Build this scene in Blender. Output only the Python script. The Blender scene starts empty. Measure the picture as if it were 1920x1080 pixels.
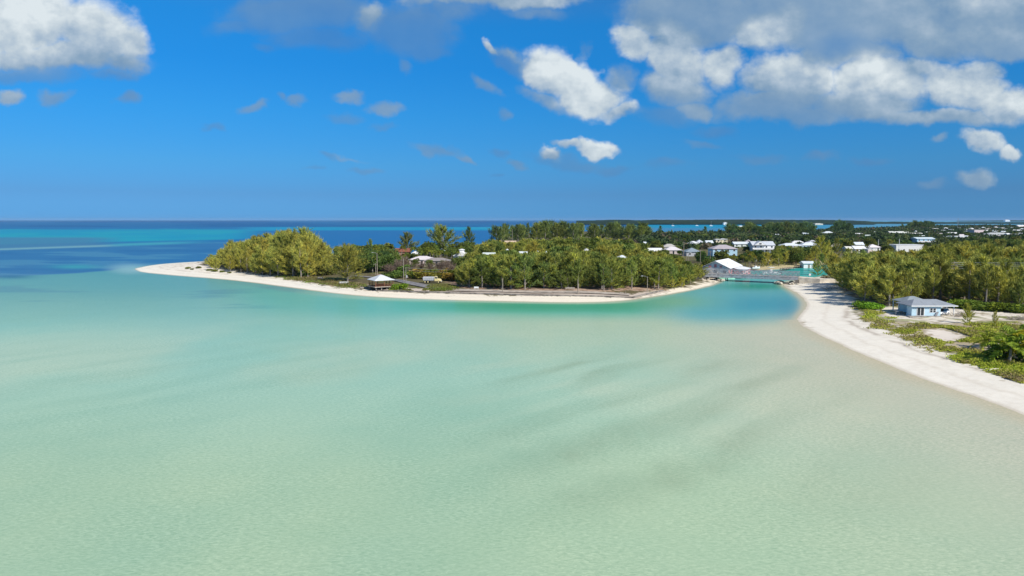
import bpy, math, random
import numpy as np
from mathutils import Vector

SC = bpy.context.scene
COL = SC.collection
R = math.radians

# ------------------------------------------------------------------ camera
CAM_H, PIX, UC, VC, PITCH = 25.0, 1280.0, 960.0, 540.0, math.atan(0.1)
cam = bpy.data.cameras.new("camera")
cam.sensor_width = 36.0
cam.lens = 24.0
cam.clip_start = 0.5
cam.clip_end = 120000.0
camo = bpy.data.objects.new("camera", cam)
camo.location = (0, 0, CAM_H)
camo.rotation_euler = (math.pi / 2 - PITCH, 0, 0)
COL.objects.link(camo)
SC.camera = camo

# ------------------------------------------------------------------ sun, exposure
SUN_AZ, SUN_EL = R(137), R(41)            # azimuth clockwise from +Y
sl = bpy.data.lights.new("sun", 'SUN')
sl.energy = 4.8
sl.angle = R(0.53)
sl.color = (1.0, 0.95, 0.87)
so = bpy.data.objects.new("sun", sl)
sdir = Vector((math.sin(SUN_AZ) * math.cos(SUN_EL), math.cos(SUN_AZ) * math.cos(SUN_EL), math.sin(SUN_EL)))
so.rotation_euler = sdir.to_track_quat('Z', 'Y').to_euler()
so.location = (0, 0, 300)
COL.objects.link(so)
SC.view_settings.view_transform = 'Standard'
SC.view_settings.look = 'None'
SC.view_settings.exposure = 0.1
SC.view_settings.gamma = 1.0
SC.cycles.use_denoising = True
SC.cycles.max_bounces = 6
SC.cycles.diffuse_bounces = 3
SC.cycles.glossy_bounces = 3
SC.cycles.transmission_bounces = 3
SC.cycles.transparent_max_bounces = 6


def srgb(r, g, b):
    f = lambda c: (c / 12.92 if c <= .04045 else ((c + .055) / 1.055) ** 2.4)
    return (f(r / 255.), f(g / 255.), f(b / 255.))


CP, SP = math.cos(PITCH), math.sin(PITCH)


def ray(u, v):
    x = (u - UC) / PIX
    yu = -(v - VC) / PIX
    return x, CP + yu * SP, -SP + yu * CP


def G(u, v, z=0.0):
    """ground point seen at photo position (u, v)"""
    x, y, dz = ray(u, v)
    t = (z - CAM_H) / dz
    return (x * t, y * t)


def proj(x, y, z):
    dz = z - CAM_H
    f = y * CP - dz * SP
    up = y * SP + dz * CP
    return UC + PIX * x / f, VC - PIX * up / f


# ------------------------------------------------------------------ node helper
class NT:
    def __init__(self, tree):
        self.t = tree
        self.n = tree.nodes
        self.l = tree.links

    def node(self, typ, **kw):
        n = self.n.new(typ)
        for k, v in kw.items():
            setattr(n, k, v)
        return n

    def put(self, sock, v):
        if isinstance(v, bpy.types.NodeSocket):
            self.l.new(v, sock)
        elif v is not None:
            if sock.type == 'RGBA' and len(v) == 3:
                v = (*v, 1)
            sock.default_value = v

    def math(self, op, a, b=None, c=None, clamp=False):
        n = self.node('ShaderNodeMath', operation=op, use_clamp=clamp)
        self.put(n.inputs[0], a)
        if b is not None:
            self.put(n.inputs[1], b)
        if c is not None:
            self.put(n.inputs[2], c)
        return n.outputs[0]

    def vmath(self, op, a, b=None, scale=None):
        n = self.node('ShaderNodeVectorMath', operation=op)
        self.put(n.inputs[0], a)
        if b is not None:
            self.put(n.inputs[1], b)
        if scale is not None:
            self.put(n.inputs['Scale'], scale)
        return n.outputs['Value'] if op in ('DOT_PRODUCT', 'LENGTH', 'DISTANCE') else n.outputs[0]

    def sstep(self, x, lo, hi, a=0.0, b=1.0):
        n = self.node('ShaderNodeMapRange', interpolation_type='SMOOTHSTEP')
        for s, v in zip(n.inputs, (x, lo, hi, a, b)):
            self.put(s, v)
        return n.outputs[0]

    def lin(self, x, lo, hi, a=0.0, b=1.0):
        n = self.node('ShaderNodeMapRange', interpolation_type='LINEAR')
        for s, v in zip(n.inputs, (x, lo, hi, a, b)):
            self.put(s, v)
        return n.outputs[0]

    def noise(self, vec, scale, detail=4, rough=.55, lac=2.0, dist=0.0, out='Fac', dim='3D'):
        n = self.node('ShaderNodeTexNoise', noise_dimensions=dim)
        self.put(n.inputs['Vector'], vec)
        n.inputs['Scale'].default_value = scale
        n.inputs['Detail'].default_value = detail
        n.inputs['Roughness'].default_value = rough
        n.inputs['Lacunarity'].default_value = lac
        n.inputs['Distortion'].default_value = dist
        return n.outputs[out]

    def mix(self, f, a, b, blend='MIX'):
        n = self.node('ShaderNodeMix', data_type='RGBA', blend_type=blend)
        self.put(n.inputs[0], f)
        self.put(n.inputs[6], a)
        self.put(n.inputs[7], b)
        return n.outputs[2]

    def ramp(self, f, stops, interp='LINEAR'):
        n = self.node('ShaderNodeValToRGB')
        cr = n.color_ramp
        cr.interpolation = interp
        while len(cr.elements) < len(stops):
            cr.elements.new(0.5)
        for e, (p, c) in zip(cr.elements, stops):
            e.position = p
            e.color = (*c, 1) if len(c) == 3 else c
        self.put(n.inputs[0], f)
        return n.outputs[0]

    def comb(self, x, y, z=0.0):
        n = self.node('ShaderNodeCombineXYZ')
        for s, v in zip(n.inputs, (x, y, z)):
            self.put(s, v)
        return n.outputs[0]

    def sep(self, v):
        n = self.node('ShaderNodeSeparateXYZ')
        self.put(n.inputs[0], v)
        return n.outputs


# ------------------------------------------------------------------ world: sky and clouds
def build_world():
    w = bpy.data.worlds.new("World")
    SC.world = w
    w.use_nodes = True
    nt = NT(w.node_tree)
    nt.n.clear()
    out = nt.node('ShaderNodeOutputWorld')
    tc = nt.node('ShaderNodeTexCoord')
    d = tc.outputs['Generated']
    sky = nt.node('ShaderNodeTexSky', sky_type='NISHITA')
    sky.sun_disc = False
    sky.sun_elevation = SUN_EL
    sky.sun_rotation = SUN_AZ
    sky.altitude = 10
    sky.air_density = 1.0
    sky.dust_density = 0.3
    sky.ozone_density = 2.0
    x, y, z = nt.sep(d)
    zz = nt.math('MAXIMUM', z, 0.0)
    # deeper, more saturated tropical blue: tint of the clear sky by elevation
    tint = nt.ramp(zz, SKY_TINT)
    skyc = nt.mix(1.0, sky.outputs[0], tint, 'MULTIPLY')
    bg = nt.node('ShaderNodeBackground')
    nt.put(bg.inputs[0], skyc)
    bg.inputs[1].default_value = 0.1

    ys = nt.math('MAXIMUM', y, 0.05)
    S = nt.math('DIVIDE', x, ys)
    T = nt.math('DIVIDE', z, ys)
    P = nt.comb(S, T, 0)
    wn = nt.noise(P, 7.0, 5, .6, out='Color')
    wn = nt.vmath('SUBTRACT', wn, (.5, .5, .5))
    Pw = nt.vmath('ADD', P, nt.vmath('MULTIPLY', wn, (.115, .075, 0)))
    Sw, Tw, _ = nt.sep(Pw)
    Pq = Pw
    M = None
    WB = None
    WS = None
    for (cu, cv, ru, rv, wt, br, rot) in CLOUDS:
        a = ray(cu, cv)
        s0, t0 = a[0] / a[1], a[2] / a[1]
        rs, rt = ru / PIX, rv / PIX
        n = nt.node('ShaderNodeMapping', vector_type='TEXTURE')
        n.inputs['Location'].default_value = (s0, t0, 0)
        n.inputs['Rotation'].default_value = (0, 0, R(rot))
        n.inputs['Scale'].default_value = (rs, rt, 1)
        nt.put(n.inputs['Vector'], Pq)
        r2 = nt.vmath('DOT_PRODUCT', n.outputs[0], n.outputs[0])
        g = nt.math('MULTIPLY', nt.math('SUBTRACT', 1.0, nt.math('MULTIPLY', r2, .5), clamp=True), 1.0)
        g = nt.math('MULTIPLY', nt.math('POWER', g, 2.0), wt)
        # brightness: lit top, grey base
        ny = nt.sep(n.outputs[0])[1]
        bb = nt.math('MULTIPLY_ADD', ny, .26 if br > .45 else .03, br)
        g2 = nt.math('MULTIPLY', g, g)
        gb = nt.math('MULTIPLY', g2, bb)
        M = g if M is None else nt.math('MAXIMUM', M, g)
        WB = gb if WB is None else nt.math('ADD', WB, gb)
        WS = g2 if WS is None else nt.math('ADD', WS, g2)
        q = nt.node('ShaderNodeVectorMath', operation='MULTIPLY_ADD')      # chains the masks so they are evaluated one by one
        nt.put(q.inputs[0], WS)
        q.inputs[1].default_value = (1e-7, 0, 0)
        nt.put(q.inputs[2], Pq)
        Pq = q.outputs[0]
    B = nt.math('DIVIDE', WB, nt.math('ADD', WS, 1e-4))
    Pn = nt.vmath('MULTIPLY', P, (1, 1.3, 0))
    Pd = nt.vmath('ADD', Pn, nt.vmath('MULTIPLY', nt.vmath('SUBTRACT', nt.noise(Pn, 22.0, 3, .6, out='Color'), (.5, .5, .5)), (.035, .035, 0)))

    def puff(vec):
        v = nt.node('ShaderNodeTexVoronoi', voronoi_dimensions='2D', feature='SMOOTH_F1')
        v.inputs['Scale'].default_value = 15.0
        v.inputs['Detail'].default_value = 2.0
        v.inputs['Roughness'].default_value = .5
        v.inputs['Smoothness'].default_value = .55
        nt.put(v.inputs['Vector'], vec)
        return v.outputs['Distance']
    pf = puff(Pd)
    pf2 = puff(nt.vmath('ADD', Pd, (.012, .020, 0)))
    n1 = nt.noise(Pn, 8.0, 10, .66)
    n2 = nt.noise(nt.vmath('ADD', Pn, (.012, .024, 0)), 8.0, 6, .58)
    heap = nt.sstep(B, .28, .62)               # 0 for grey veils, 1 for sunlit heaps
    ero = nt.math('ADD', nt.math('MULTIPLY', nt.math('SUBTRACT', n1, .5), 1.05),
                  nt.math('MULTIPLY', nt.math('SUBTRACT', .42, pf), nt.lin(heap, 0, 1, .06, .22)))
    dens = nt.math('ADD', nt.math('MULTIPLY', M, nt.lin(heap, 0, 1, 1.04, 1.14)), ero)
    al = nt.sstep(dens, .24, nt.math('ADD', .24, nt.lin(heap, 0, 1, .66, .60)))
    al = nt.math('MULTIPLY', al, nt.sstep(M, .05, .30))
    rel = nt.math('MULTIPLY', nt.math('SUBTRACT', n1, n2), nt.lin(heap, 0, 1, .3, 1.35))
    rel2 = nt.math('MULTIPLY', nt.math('SUBTRACT', pf2, pf), nt.lin(heap, 0, 1, .03, .26))
    thick = nt.math('MULTIPLY', nt.math('SUBTRACT', nt.noise(Pn, 4.5, 3, .5), .5), nt.lin(heap, 0, 1, .55, .6))
    bright = nt.math('ADD', nt.math('ADD', nt.math('ADD', B, rel), rel2), thick, clamp=True)
    ccol = nt.ramp(bright, CLOUD_RAMP)
    cb = nt.node('ShaderNodeBackground')
    nt.put(cb.inputs[0], ccol)
    cb.inputs[1].default_value = 1.0
    al = nt.math('MULTIPLY', al, nt.sstep(y, .06, .2))
    al = nt.math('MULTIPLY', al, nt.sstep(B, .08, .46, .46, .97))
    mx = nt.node('ShaderNodeMixShader')
    nt.put(mx.inputs[0], al)
    nt.l.new(bg.outputs[0], mx.inputs[1])
    nt.l.new(cb.outputs[0], mx.inputs[2])
    nt.l.new(mx.outputs[0], out.inputs[0])
    w.cycles.sampling_method = 'MANUAL'
    w.cycles.sample_map_resolution = 512


SKY_TINT = [(0.0, (.117, .442, 1.25)), (.036, (.132, .375, .90)), (.077, (.131, .46, .908)), (.144, (.097, .546, 1.015)), (.208, (.071, .595, 1.115)), (.263, (.078, .676, 1.2)), (.45, (.6, .82, 1.0)), (1.0, (.85, .9, .95))]
CLOUD_RAMP = [(0, (.085, .205, .43)), (.22, (.15, .275, .445)), (.42, (.245, .36, .49)), (.62, (.38, .48, .585)), (.80, (.53, .61, .665)), (1.0, (.70, .765, .79))]
# cloud masses: centre, radii (photo units), weight, brightness, tilt
CLOUDS = [
    # upper left heap
    (40, 30, 150, 90, 1.3, .86, 0), (165, 60, 95, 75, 1.1, .74, -12.0), (235, 80, 45, 48, .95, .66, 0), (95, 108, 175, 40, 1.1, .50, 0), (215, 118, 62, 28, .85, .40, 0), (50, 142, 130, 20, 1.0, .14, 0), (190, 140, 70, 16, .8, .16, 0),
    (12, 180, 36, 17, .9, .42, 0), (108, 182, 38, 17, .8, .28, 0), (236, 181, 36, 15, .8, .28, 0),
    # grey veil, top middle
    (560, 22, 170, 50, 1.1, .20, 0), (455, 48, 90, 30, .85, .13, 0), (600, 72, 110, 36, .95, .10, 0), (520, 92, 50, 16, .7, .08, 0), (692, 30, 30, 50, .95, .52, -32.0), (765, 55, 100, 62, 1.1, .16, 0), (790, 95, 60, 26, .9, .10, 0), (742, 130, 20, 26, .7, .22, 0),
    (925, -10, 180, 36, 1.3, .60, 0), (830, 26, 110, 26, .75, .26, 0), (1000, 26, 90, 16, .7, .24, 0),
    # bright heap right of centre and its dark wisp
    (925, 82, 28, 12, .95, .62, -28.0), (962, 98, 24, 10, .85, .60, -30.0), (960, 112, 60, 28, 1.0, .07, -28.0), (1050, 140, 76, 50, 1.3, .90, -30.0), (1100, 185, 74, 48, 1.25, .88, -26.0), (1150, 218, 48, 22, .95, .64, 0), (1030, 190, 76, 22, .8, .30, -28.0), (1150, 160, 40, 40, .75, .34, 0), (1090, 90, 16, 24, .6, .26, 0),
    (908, 160, 48, 16, .80, .28, -34.0), (942, 222, 22, 14, .72, .24, 0),
    # large bank on the right
    (1180, 78, 50, 42, 1.1, .78, 0), (1270, 105, 90, 62, 1.25, .74, -22.0), (1370, 125, 55, 50, 1.1, .74, -24.0), (1260, 165, 90, 46, 1.0, .46, 0), (1300, 205, 50, 24, .9, .40, 0), (1240, 222, 80, 26, .75, .10, 0),
    (1440, 60, 72, 32, 1.05, .84, 22.0), (1490, 150, 100, 60, 1.2, .66, 0), (1450, 200, 130, 40, 1.1, .34, 0), (1520, 222, 120, 22, 1.0, .26, 0), (1650, 150, 110, 60, 1.25, .78, 0), (1610, 205, 150, 36, 1.05, .42, 0),
    (1800, 165, 100, 52, 1.2, .78, -14.0), (1885, 200, 85, 40, 1.1, .70, 0), (1750, 226, 170, 22, 1.0, .50, 0), (1720, 128, 110, 34, .9, .50, 0), (1835, 130, 50, 30, .8, .44, 0),
    (1320, 25, 170, 62, 1.3, .36, 0), (1560, 25, 280, 84, 1.4, .36, 0), (1590, 98, 130, 36, 1.15, .20, 0), (1820, 25, 260, 84, 1.4, .44, 0), (1740, 72, 70, 40, 1.0, .50, 0), (1900, 85, 130, 30, 1.05, .34, 0), (1860, -5, 200, 40, 1.1, .58, 0),
    (1215, 172, 28, 20, .8, .46, 0), (1340, 245, 70, 16, .7, .06, 0),
    # small low clouds
    (1128, 278, 68, 17, 1.1, .80, -4.0), (1032, 285, 22, 13, .95, .62, 0), (1070, 272, 38, 11, .85, .5, -8.0), (1060, 300, 95, 16, .8, .12, -6.0), (1150, 314, 66, 11, .75, .10, 0),
    (822, 285, 50, 13, .85, .24, -16.0), (872, 302, 28, 10, .8, .32, -10.0), (930, 283, 34, 12, .8, .14, 0), (965, 307, 36, 11, .8, .24, -20.0), (922, 322, 22, 6, .7, .10, 0), (655, 186, 34, 13, .85, .32, 0), (722, 208, 46, 15, .88, .32, -6.0), (650, 222, 48, 15, .75, .13, 0), (725, 238, 38, 11, .75, .13, 0),
    (462, 205, 34, 13, .82, .28, 14.0), (520, 190, 14, 12, .75, .2, 0), (552, 198, 34, 12, .82, .26, 6.0), (398, 234, 22, 9, .75, .14, -16.0), (618, 295, 34, 8, .78, .10, -8.0), (690, 318, 46, 9, .75, .12, 0), (600, 317, 32, 7, .72, .10, 0), (650, 296, 60, 8, .62, .34, -4.0),
    (1850, 266, 60, 24, 1.0, .74, -12.0), (1905, 292, 36, 20, .95, .70, -22.0), (1832, 338, 56, 22, .85, .42, 0), (1770, 270, 24, 12, .75, .35, 0), (1740, 350, 40, 14, .65, .28, 0), (1245, 312, 60, 13, .75, .12, 0), (1420, 288, 76, 12, .75, .14, 0), (1545, 292, 56, 14, .75, .2, 0), (1310, 270, 56, 11, .75, .2, -8.0), (1640, 296, 50, 10, .7, .12, 0),
]
build_world()

# ------------------------------------------------------------------ numpy tools
def _hash(ix, iy, seed):
    h = (ix.astype(np.int64) * 374761393 + iy.astype(np.int64) * 668265263 + seed * 974711) & 0x7fffffff
    h = ((h ^ (h >> 13)) * 1274126177) & 0x7fffffff
    return ((h ^ (h >> 16)) & 0xffff) / 65535.0


def vnoise(x, y, seed=0):
    ix, iy = np.floor(x), np.floor(y)
    fx, fy = x - ix, y - iy
    fx, fy = fx * fx * (3 - 2 * fx), fy * fy * (3 - 2 * fy)
    a, b = _hash(ix, iy, seed), _hash(ix + 1, iy, seed)
    c, d = _hash(ix, iy + 1, seed), _hash(ix + 1, iy + 1, seed)
    return (a * (1 - fx) + b * fx) * (1 - fy) + (c * (1 - fx) + d * fx) * fy


def fbm(x, y, seed=0, octv=4):
    s, a, t = 0.0, 1.0, 0.0
    for o in range(octv):
        s = s + a * vnoise(x * 2 ** o + 17.3 * o, y * 2 ** o - 9.1 * o, seed + o)
        t += a
        a *= .5
    return s / t


def sm(x, lo, hi):
    t = np.clip((x - lo) / (hi - lo), 0, 1)
    return t * t * (3 - 2 * t)


def seg_dist(px, py, poly, closed=True):
    d = np.full(px.shape, 1e18)
    n = len(poly)
    for i in range(n if closed else n - 1):
        ax, ay = poly[i]
        bx, by = poly[(i + 1) % n]
        ex, ey = bx - ax, by - ay
        L = ex * ex + ey * ey + 1e-12
        t = np.clip(((px - ax) * ex + (py - ay) * ey) / L, 0, 1)
        d = np.minimum(d, (px - ax - t * ex) ** 2 + (py - ay - t * ey) ** 2)
    return np.sqrt(d)


def inside(px, py, poly):
    r = np.zeros(px.shape, bool)
    n = len(poly)
    for i in range(n):
        ax, ay = poly[i]
        bx, by = poly[(i + 1) % n]
        if ay == by:
            continue
        c = ((ay > py) != (by > py)) & (px < (bx - ax) * (py - ay) / (by - ay) + ax)
        r ^= c
    return r


def sdf(px, py, poly):
    d = seg_dist(px, py, poly)
    return np.where(inside(px, py, poly), d, -d)


def smooth_poly(pts, it=2):
    for _ in range(it):
        o = []
        n = len(pts)
        for i in range(n):
            a, b = pts[i], pts[(i + 1) % n]
            o.append((a[0] * .75 + b[0] * .25, a[1] * .75 + b[1] * .25))
            o.append((a[0] * .25 + b[0] * .75, a[1] * .25 + b[1] * .75))
        pts = o
    return pts


# ------------------------------------------------------------------ the two shores (photo positions at water level)
A_UV = [(250, 503), (262, 510), (330, 516.5), (430, 524), (520, 535), (600, 546), (660, 553), (720, 557.5), (840, 562), (960, 565), (1080, 567),
        (1160, 565), (1220, 557), (1270, 549), (1310, 541), (1340, 533), (1352, 527), (1356, 518), (1375, 511), (1440, 506), (1480, 504),
        (1530, 498), (1600, 493), (1700, 488), (1850, 484), (2050, 480), (2700, 470), (2900, 424), (1950, 423.5), (1800, 424.5), (1740, 426),
        (1690, 428.5), (1600, 431.5), (1545, 433.5), (1480, 436), (1370, 440), (1300, 441), (1220, 441.5), (1180, 436), (1100, 434), (1000, 437),
        (940, 446), (900, 459), (860, 469), (760, 478), (600, 484), (480, 486), (378, 490), (300, 495)]
B_UV = [(1466, 535), (1490, 546), (1508, 561), (1512, 575), (1500, 590), (1495, 602), (1520, 620), (1570, 645), (1640, 675), (1740, 713),
        (1830, 743), (1920, 778), (2200, 890), (2900, 1150), (3200, 482), (2050, 497), (1850, 501), (1700, 505), (1620, 509), (1560, 515),
        (1520, 522), (1490, 527), (1474, 530)]
A_W = smooth_poly([G(u, v) for u, v in A_UV], 2)
B_W = smooth_poly([G(u, v) for u, v in B_UV], 2)
A_B = np.array(A_W)
B_B = np.array(B_W)


def shore(px, py):
    return np.maximum(sdf(px, py, A_W), sdf(px, py, B_W))


LAND = 1.6


def height_s(s):
    up = np.clip(s, 0, None) * .066
    up = np.where(up > LAND * .7, LAND * .7 + (LAND * .3) * (1 - np.exp(-(up - LAND * .7) / (LAND * .3))), up)
    return np.where(s > 0, up, np.maximum(s * .08, -2.5))


def TZ(x, y):
    """height of the land at a point"""
    return float(height_s(shore(np.array([float(x)]), np.array([float(y)])))[0])


def GL(u, v):
    """point on the land (not the water level) seen at (u, v)"""
    z = LAND
    for _ in range(4):
        x, y = G(u, v, z)
        z = TZ(x, y)
    return x, y, z


# ------------------------------------------------------------------ mesh helpers
def np_mesh(name, V, F, smooth=False):
    V = np.asarray(V, np.float32)
    F = np.asarray(F, np.int32)
    me = bpy.data.meshes.new(name)
    me.vertices.add(len(V))
    me.vertices.foreach_set("co", V.ravel())
    k = F.shape[1]
    me.loops.add(F.size)
    me.loops.foreach_set("vertex_index", F.ravel())
    me.polygons.add(len(F))
    me.polygons.foreach_set("loop_start", np.arange(0, F.size, k, dtype=np.int32))
    if smooth:
        me.polygons.foreach_set("use_smooth", np.ones(len(F), bool))
    me.update(calc_edges=True)
    return me


def link(name, me, mat=None, parent=None, loc=None):
    o = bpy.data.objects.new(name, me)
    if mat is not None and me is not None and not me.materials:
        me.materials.append(mat)
    COL.objects.link(o)
    if parent is not None:
        o.parent = parent
    if loc is not None:
        o.location = loc
    return o


def tag(o, label=None, cat=None, group=None, kind=None):
    if label:
        o['label'] = label
    if cat:
        o['category'] = cat
    if group:
        o['group'] = group
    if kind:
        o['kind'] = kind
    return o


def thing(name, label, cat, loc=(0, 0, 0), rz=0.0, group=None):
    o = bpy.data.objects.new(name, None)
    o.empty_display_size = .5
    COL.objects.link(o)
    o.location = loc
    o.rotation_euler = (0, 0, rz)
    return tag(o, label, cat, group)


def fattr(me, name, vals, typ='FLOAT_COLOR'):
    a = me.attributes.new(name, typ, 'POINT')
    v = np.asarray(vals, np.float32)
    if typ == 'FLOAT_COLOR':
        if v.shape[1] == 3:
            v = np.hstack([v, np.ones((len(v), 1), np.float32)])
        a.data.foreach_set("color", v.ravel())
    else:
        a.data.foreach_set("value", v.ravel())


def new_mat(name):
    m = bpy.data.materials.new(name)
    m.use_nodes = True
    nt = NT(m.node_tree)
    nt.n.clear()
    out = nt.node('ShaderNodeOutputMaterial')
    return m, nt, out


# ------------------------------------------------------------------ fan of ground sheets (water and land)
def fan_grid(vmax, vstep, tmax, nt_, near):
    vs = np.arange(1.3, vmax, vstep)
    d = CAM_H * PIX / vs[::-1]
    d = d[::-1]                                 # far -> near
    rows = np.concatenate([d, near])
    # columns denser where the bay is looked at
    t = np.linspace(-1, 1, nt_)
    t = np.sign(t) * (np.abs(t) * .8 + .75 * np.abs(t) ** 4)
    D, T = np.meshgrid(rows, t, indexing='ij')
    X = T * (D + 40)
    return D, X


def grid_faces(nr, nc):
    i = np.arange((nr - 1) * nc).reshape(nr - 1, nc)[:, :-1].ravel()
    return np.stack([i, i + nc, i + nc + 1, i + 1], 1)


def to_uv(x, y):
    f = y * CP + CAM_H * SP
    up = y * SP - CAM_H * CP
    return UC + PIX * x / f, VC - PIX * up / f


def lerp(a, b, t):
    return a + (b - a) * t[:, None] if a.ndim == 2 else a[None] + (b - a)[None] * t[:, None]


def C(*c):
    return np.array(srgb(*c))


def over(col, c, a):
    return col * (1 - a[:, None]) + C(*c)[None] * a[:, None]


def band(v, lo, hi, f=2.0):
    return sm(v, lo - f, lo + f) * (1 - sm(v, hi - f, hi + f))


WATER_GAIN = 1.0


def build_water():
    near = np.concatenate([np.linspace(78, 30, 14), np.linspace(20, -38, 6)])
    D, X = fan_grid(400, .7, 2.0, 720, near)
    x, y = X.ravel(), D.ravel()
    s = shore(x, y)
    sA, sB = sdf(x, y, A_W), sdf(x, y, B_W)
    yy = np.maximum(y, 30.0)
    u, v = to_uv(x * yy / np.maximum(y, 30.0), yy)
    wob = (fbm(x / 60, y / 60, 3) - .5)
    wobf = (fbm(x / 22, y / 22, 8) - .5)
    un = u + 60 * wob
    lv = np.log(np.maximum(v - 412, .4))
    # open flats: pale green near, aqua to the left and farther out
    col = np.tile(C(160, 196, 170), (len(x), 1))
    col = over(col, (150, 196, 180), 1 - sm(v, 700, 930))
    col = over(col, (136, 192, 181), (1 - sm(v, 600, 760)) * (1 - sm(un, 500, 1300)))
    col = over(col, (158, 192, 172), (1 - sm(v, 610, 720)) * sm(un, 620, 1150))
    col = over(col, (183, 190, 168), (1 - sm(v, 640, 900)) * sm(un, 1150, 1650))
    col = over(col, (108, 168, 164), (1 - sm(v, 540, 640)) * (1 - sm(un, 250, 800)))
    col = over(col, (92, 160, 164), (1 - sm(v, 525, 570)) * (1 - sm(un, 450, 900)))
    # large soft patches of thicker weed and sand on the bed
    p1 = fbm(x / 45, y / 60, 21)
    col = over(col, (122, 176, 160), .38 * sm(p1, .52, .75) * sm(v, 560, 640))
    col = over(col, (186, 205, 182), .35 * sm(1 - p1, .52, .75) * sm(v, 580, 660))
    # sand waves on the bed, running with the tide channel
    a, b = x * .69 + y * .72, -x * .72 + y * .69
    ph = b / 12.5 + 2.6 * fbm(a / 80, b / 38, 31, 3) + .5 * fbm(a / 16, b / 8, 35, 3)
    st_ = .5 + .5 * np.sin(2 * np.pi * ph)
    amp = sm(fbm(a / 46 + 9, b / 17, 33, 3), .30, .56)
    soft = .55 + .9 * (fbm(a / 9, b / 2.6, 37, 4) - .5)
    m = sm(u, 700, 1100) * (1 - sm(u, 1640, 1850)) * sm(v, 632, 690) * (1 - sm(v, 860, 1020))
    col = over(col, (134, 163, 140), np.clip(.80 * m * amp * soft * sm(st_, .0, 1.0), 0, .60))
    col = over(col, (196, 207, 184), np.clip(.26 * m * soft * sm(1 - st_, .3, 1) * (1 - .5 * amp), 0, .4))
    m2 = (1 - sm(u, 850, 1150)) * sm(v, 610, 690) * (1 - sm(v, 820, 1000))
    col = over(col, (122, 174, 158), np.clip(.34 * m2 * amp * soft * sm(st_, .1, 1), 0, .5))
    m3 = sm(v, 900, 1000)
    col = over(col, (140, 184, 158), np.clip(.35 * m3 * amp * soft * sm(st_, .3, 1), 0, .5))
    # weed smudges off the left of the point
    w2 = fbm(x / 38, y / 16, 41)
    col = over(col, (88, 146, 160), .8 * sm(w2, .55, .72) * band(v, 528, 582, 12) * (1 - sm(un, 430, 700)))
    # deeper green trough along the point
    da = np.maximum(-sA, 0)
    tr = sm(u, 640, 1000) * (1 - sm(u, 1230, 1340))
    col = over(col, (84, 176, 160), .9 * sm(u, 560, 760) * (1 - sm(u, 1180, 1300)) * sm(da, 4, 12) * (1 - sm(da, 20, 46 + 24 * wob)))
    col = over(col, (60, 158, 128), .95 * tr * sm(da, 2, 7) * (1 - sm(da, 11, 31 + 12 * wobf)))
    col = over(col, (92, 176, 172), .8 * sm(u, 380, 520) * (1 - sm(u, 660, 860)) * sm(da, 5, 12) * (1 - sm(da, 24, 60)))
    # the creek
    vb = np.interp(u, [1160, 1250, 1320, 1400, 1450, 1490, 1515], [586, 600, 608, 608, 602, 588, 576]) + 16 * wob + 9 * wobf
    ck = sm(u + 30 * wob, 1150, 1310) * (1 - sm(v, vb - 28, vb + 20)) * sm(v, 490, 500)
    ck = ck * sm(np.maximum(-sB, 0), .5, 4.5)
    col = over(col, (92, 168, 176), ck)
    col = over(col, (56, 146, 170), .8 * np.exp(-(((u - 1425 - 30 * wob) / 85) ** 2 + ((v - 570) / 20) ** 2)))
    col = over(col, (66, 142, 168), .7 * np.exp(-(((u - 1478) / 30) ** 2 + ((v - 578) / 22) ** 2)))
    col = over(col, (24, 138, 122), .9 * np.exp(-(((u - 1420) / 75) ** 2 + ((v - 537) / 7) ** 2)))
    col = over(col, (110, 170, 140), .75 * np.exp(-(((u - 1265) / 75) ** 2 + ((v - 566) / 14) ** 2)))
    col = over(col, (56, 168, 162), sm(u, 1350, 1400) * (1 - sm(v, 520, 526)) * sm(v, 480, 490))
    # sand shelf off the right shore
    db = np.maximum(-sB, 0)
    shelf = sm(v, 596, 640)
    col = over(col, (184, 192, 176), .9 * (1 - sm(db, 2, 22 + 16 * wob)) * shelf)
    col = over(col, (176, 192, 176), .6 * (1 - sm(db, 10, 48 + 30 * wob)) * shelf)
    # the open sea to the left: deep water with weed, bars and turquoise shallows
    top = 470 - (u / 400) * 15
    bot = np.interp(u + 18 * wob, [0, 120, 210, 240, 260, 300, 400], [519, 513, 506, 501, 499, 494, 488])
    deep = sm(v, top - 3, top + 2) * (1 - sm(v, bot - 1.2 + 2 * wobf, bot + 2.5 + 2 * wobf)) * (sA < 0)
    behind = (v < 497) & (sA < 0) & (sB < 0) & (u < 1330)
    col = np.where((behind & (v < top))[:, None], C(34, 112, 168)[None], col)
    col = over(col, (58, 118, 166), deep)
    st = fbm(u / 140, v / 5.0, 55)
    col = over(col, (44, 104, 158), deep * .6 * sm(st, .5, .7))
    col = over(col, (104, 160, 180), deep * .45 * sm(1 - st, .56, .72))
    lft = (v < 497) & (sA < 0) & (u < 1350)
    L = lft.astype(float)
    col = over(col, (66, 168, 172), .85 * np.exp(-(((u - 140) / 42) ** 2 + ((v - 500) / 4) ** 2)))
    col = over(col, (40, 100, 140), .75 * np.exp(-(((u - 22) / 40) ** 2 + ((v - 519) / 4) ** 2)))
    tq = L * band(v, 430 + 4 * wob, 458 - u * .022, 2.0) * (1 - sm(u, 500, 640))
    col = over(col, (16, 158, 186), tq)
    col = over(col, (36, 172, 180), .7 * tq * sm(st, .42, .62))
    mv = L * band(v, 445, 466 - u * .03, 2.5) * (1 - sm(u, 150, 250))
    col = over(col, (84, 132, 160), .85 * mv)
    bar = 467.5 - u * .034
    col = over(col, (152, 188, 184), L * .9 * np.exp(-((v - bar) / 1.8) ** 2) * (1 - sm(u, 190, 250)))
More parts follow.
